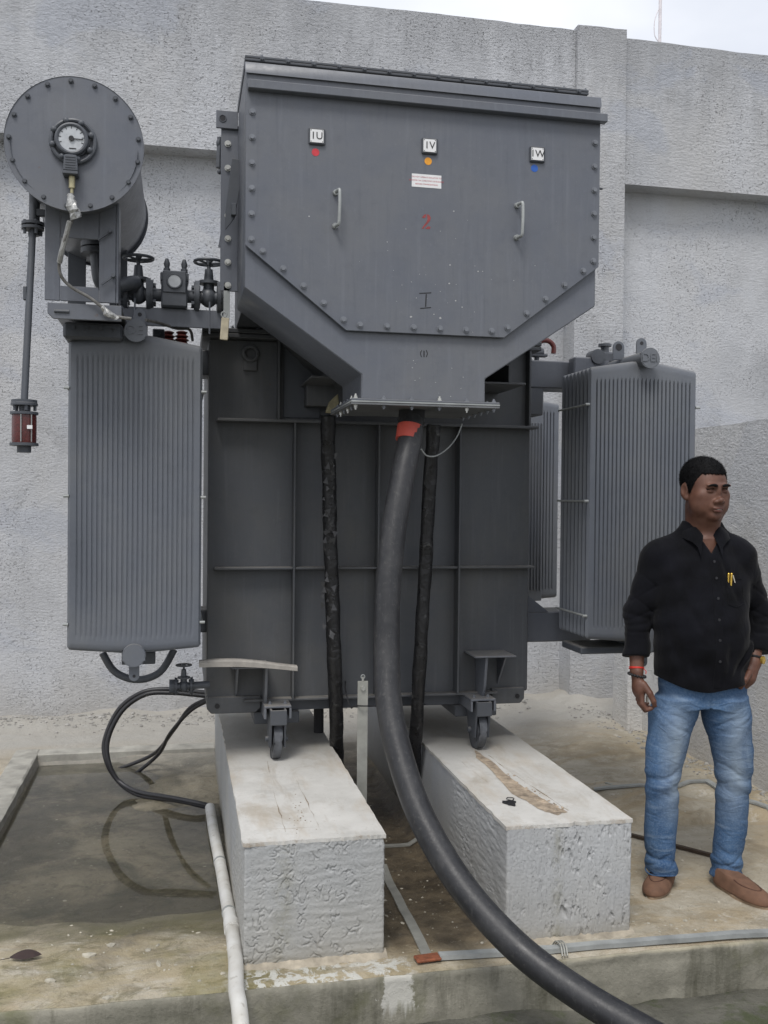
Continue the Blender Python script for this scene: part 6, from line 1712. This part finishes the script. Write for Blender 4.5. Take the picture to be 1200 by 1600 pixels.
# ---- wrist things, shoes
m = MB(); m.torus((-.2620, -.027, .872), .0285, .0023, (0, .25, 1), 26, 6); m.torus((-.2620, -.026, .876), .0288, .0018, (.05, .2, 1), 26, 6); m.tube([(-.240, -.048, .873), (-.232, -.056, .866), (-.234, -.058, .855)], .0016, 5); o = figb(m, 'wrist_thread', 'thread')
m = MB()
for k in range(18):
    a = k * 2 * PI / 18; m.sph((-.2615 + .0315 * math.cos(a), -.032 + .0325 * math.sin(a), .846 - .006 * math.cos(a)), .0058, (1, 1, 1), 8)
figb(m, 'bead_bracelet', 'black')
wd = (Vector(WRL) - Vector(ELL)).normalized(); wc = Vector((.2010, -.026, .915))
m = MB(); m.torus(wc, .0300, .0050, wd, 28, 6); figb(m, 'watch_strap', 'black'); 
m = MB(); wp = wc + Vector((.022, -.022, -.002)); m.cyl(wp, wp + Vector((.006, -.006, 0)), .0155, n=20); figb(m, 'watch_case', 'gold')
def shoe(c, yaw_, zc):
    q = Matrix.Rotation(yaw_, 3, 'Z'); s = SDF((-.09, -.20, 0), (.09, .13, .125), .0034)
    s.column([(.002, 0, -.045, .046, .135), (.020, 0, -.045, .048, .137), (.034, 0, -.043, .046, .133), (.052, 0, -.030, .042, .118), (.066, 0, -.008, .038, .090), (.074, 0, .010, .034, .068)], 0)
    s.ell((0, -.105, .022), (.049, .078, .034), .02); s.ell((0, .045, .040), (.037, .048, .045), .02)
    s.disp(lambda x, y, z: (.0030 * np.exp(-((np.sqrt((x / .031) ** 2 + ((y + .055) / .082) ** 2) - 1) / .05) ** 2) * (z > .030) * (y < .0)).astype(np.float32))
    s.cut(lambda x, y, z: (z - .014 + x * 0 + y * 0).astype(np.float32))
    me = s.mesh('shoe'); me.transform(Matrix.Translation((c[0], c[1], zc)) @ q.to_4x4()); o = fig('shoe', me, 'suede')
    m = MB(); n_ = 44; pts = []
    for k in range(n_):
        a = 2 * PI * k / n_; x, y = math.sin(a), math.cos(a); w = .047 if y < .2 else .043
        pts.append((w * x * (1 - .12 * max(0, -y) ** 3) * (1.04 if y < 0 else .93), -.045 + .142 * y * -1 * -1))
    m.prism(pts, .0, .0135, 'z', .002)
    for v in m.bm.verts: v.co = q @ v.co + Vector((c[0], c[1], zc))
    figb(m, 'sole', 'sole', o)
    m = MB(); P = []
    for k in range(15):
        a = R(-8 + 196 * k / 14); x, y = .034 * math.cos(a), -.050 - .088 * math.sin(a); P.append((x, y))
    bt_ = bvh(me); Q = []
    for x, y in P:
        w = q @ Vector((x, y, 0)) + Vector((c[0], c[1], 0)); h_ = bt_.ray_cast(Vector((w.x, w.y, .3)), Vector((0, 0, -1)))
        if h_[0] is not None: Q.append(h_[0])
    m.tube(Q, .0024, 6, 2); figb(m, 'apron_seam', 'seamdark', o)
M['seamdark'] = mat_plain('dark_seam', (.07, .03, .018), .8)
def gnd(px, py):
    w = at(px, py, Z=0) - po_; c_, s_ = math.cos(YAW), math.sin(YAW); return (w.x * c_ - w.y * s_, w.x * s_ + w.y * c_)
for hpx, tpx in (((1043, 1368), (1018, 1404)), ((1124, 1381), (1196, 1418))):
    h_, t_ = gnd(*hpx), gnd(*tpx); d_ = Vector((t_[0] - h_[0], t_[1] - h_[1])).normalized()
    mid = ((h_[0] + t_[0]) / 2, (h_[1] + t_[1]) / 2); shoe((mid[0] - d_.x * .045, mid[1] - d_.y * .045), math.atan2(d_.x, -d_.y), -.002); print('shoe', h_, t_)
# key held in the right hand
m = MB(); m.obox((-.228, -.062, .758), (.006, .016, .024), Matrix.Rotation(R(15), 3, 'X'), .001); ko = figb(m, 'key', 'teeth', None)
ko.parent = None; ko.matrix_world = Matrix.Translation(po_) @ Matrix.Rotation(-YAW, 4, 'Z'); tag(ko, 'small pale key held in the hanging hand of the man', 'key')
for nm in ('pen', 'pen.001'):
    o = bpy.data.objects.get(nm)
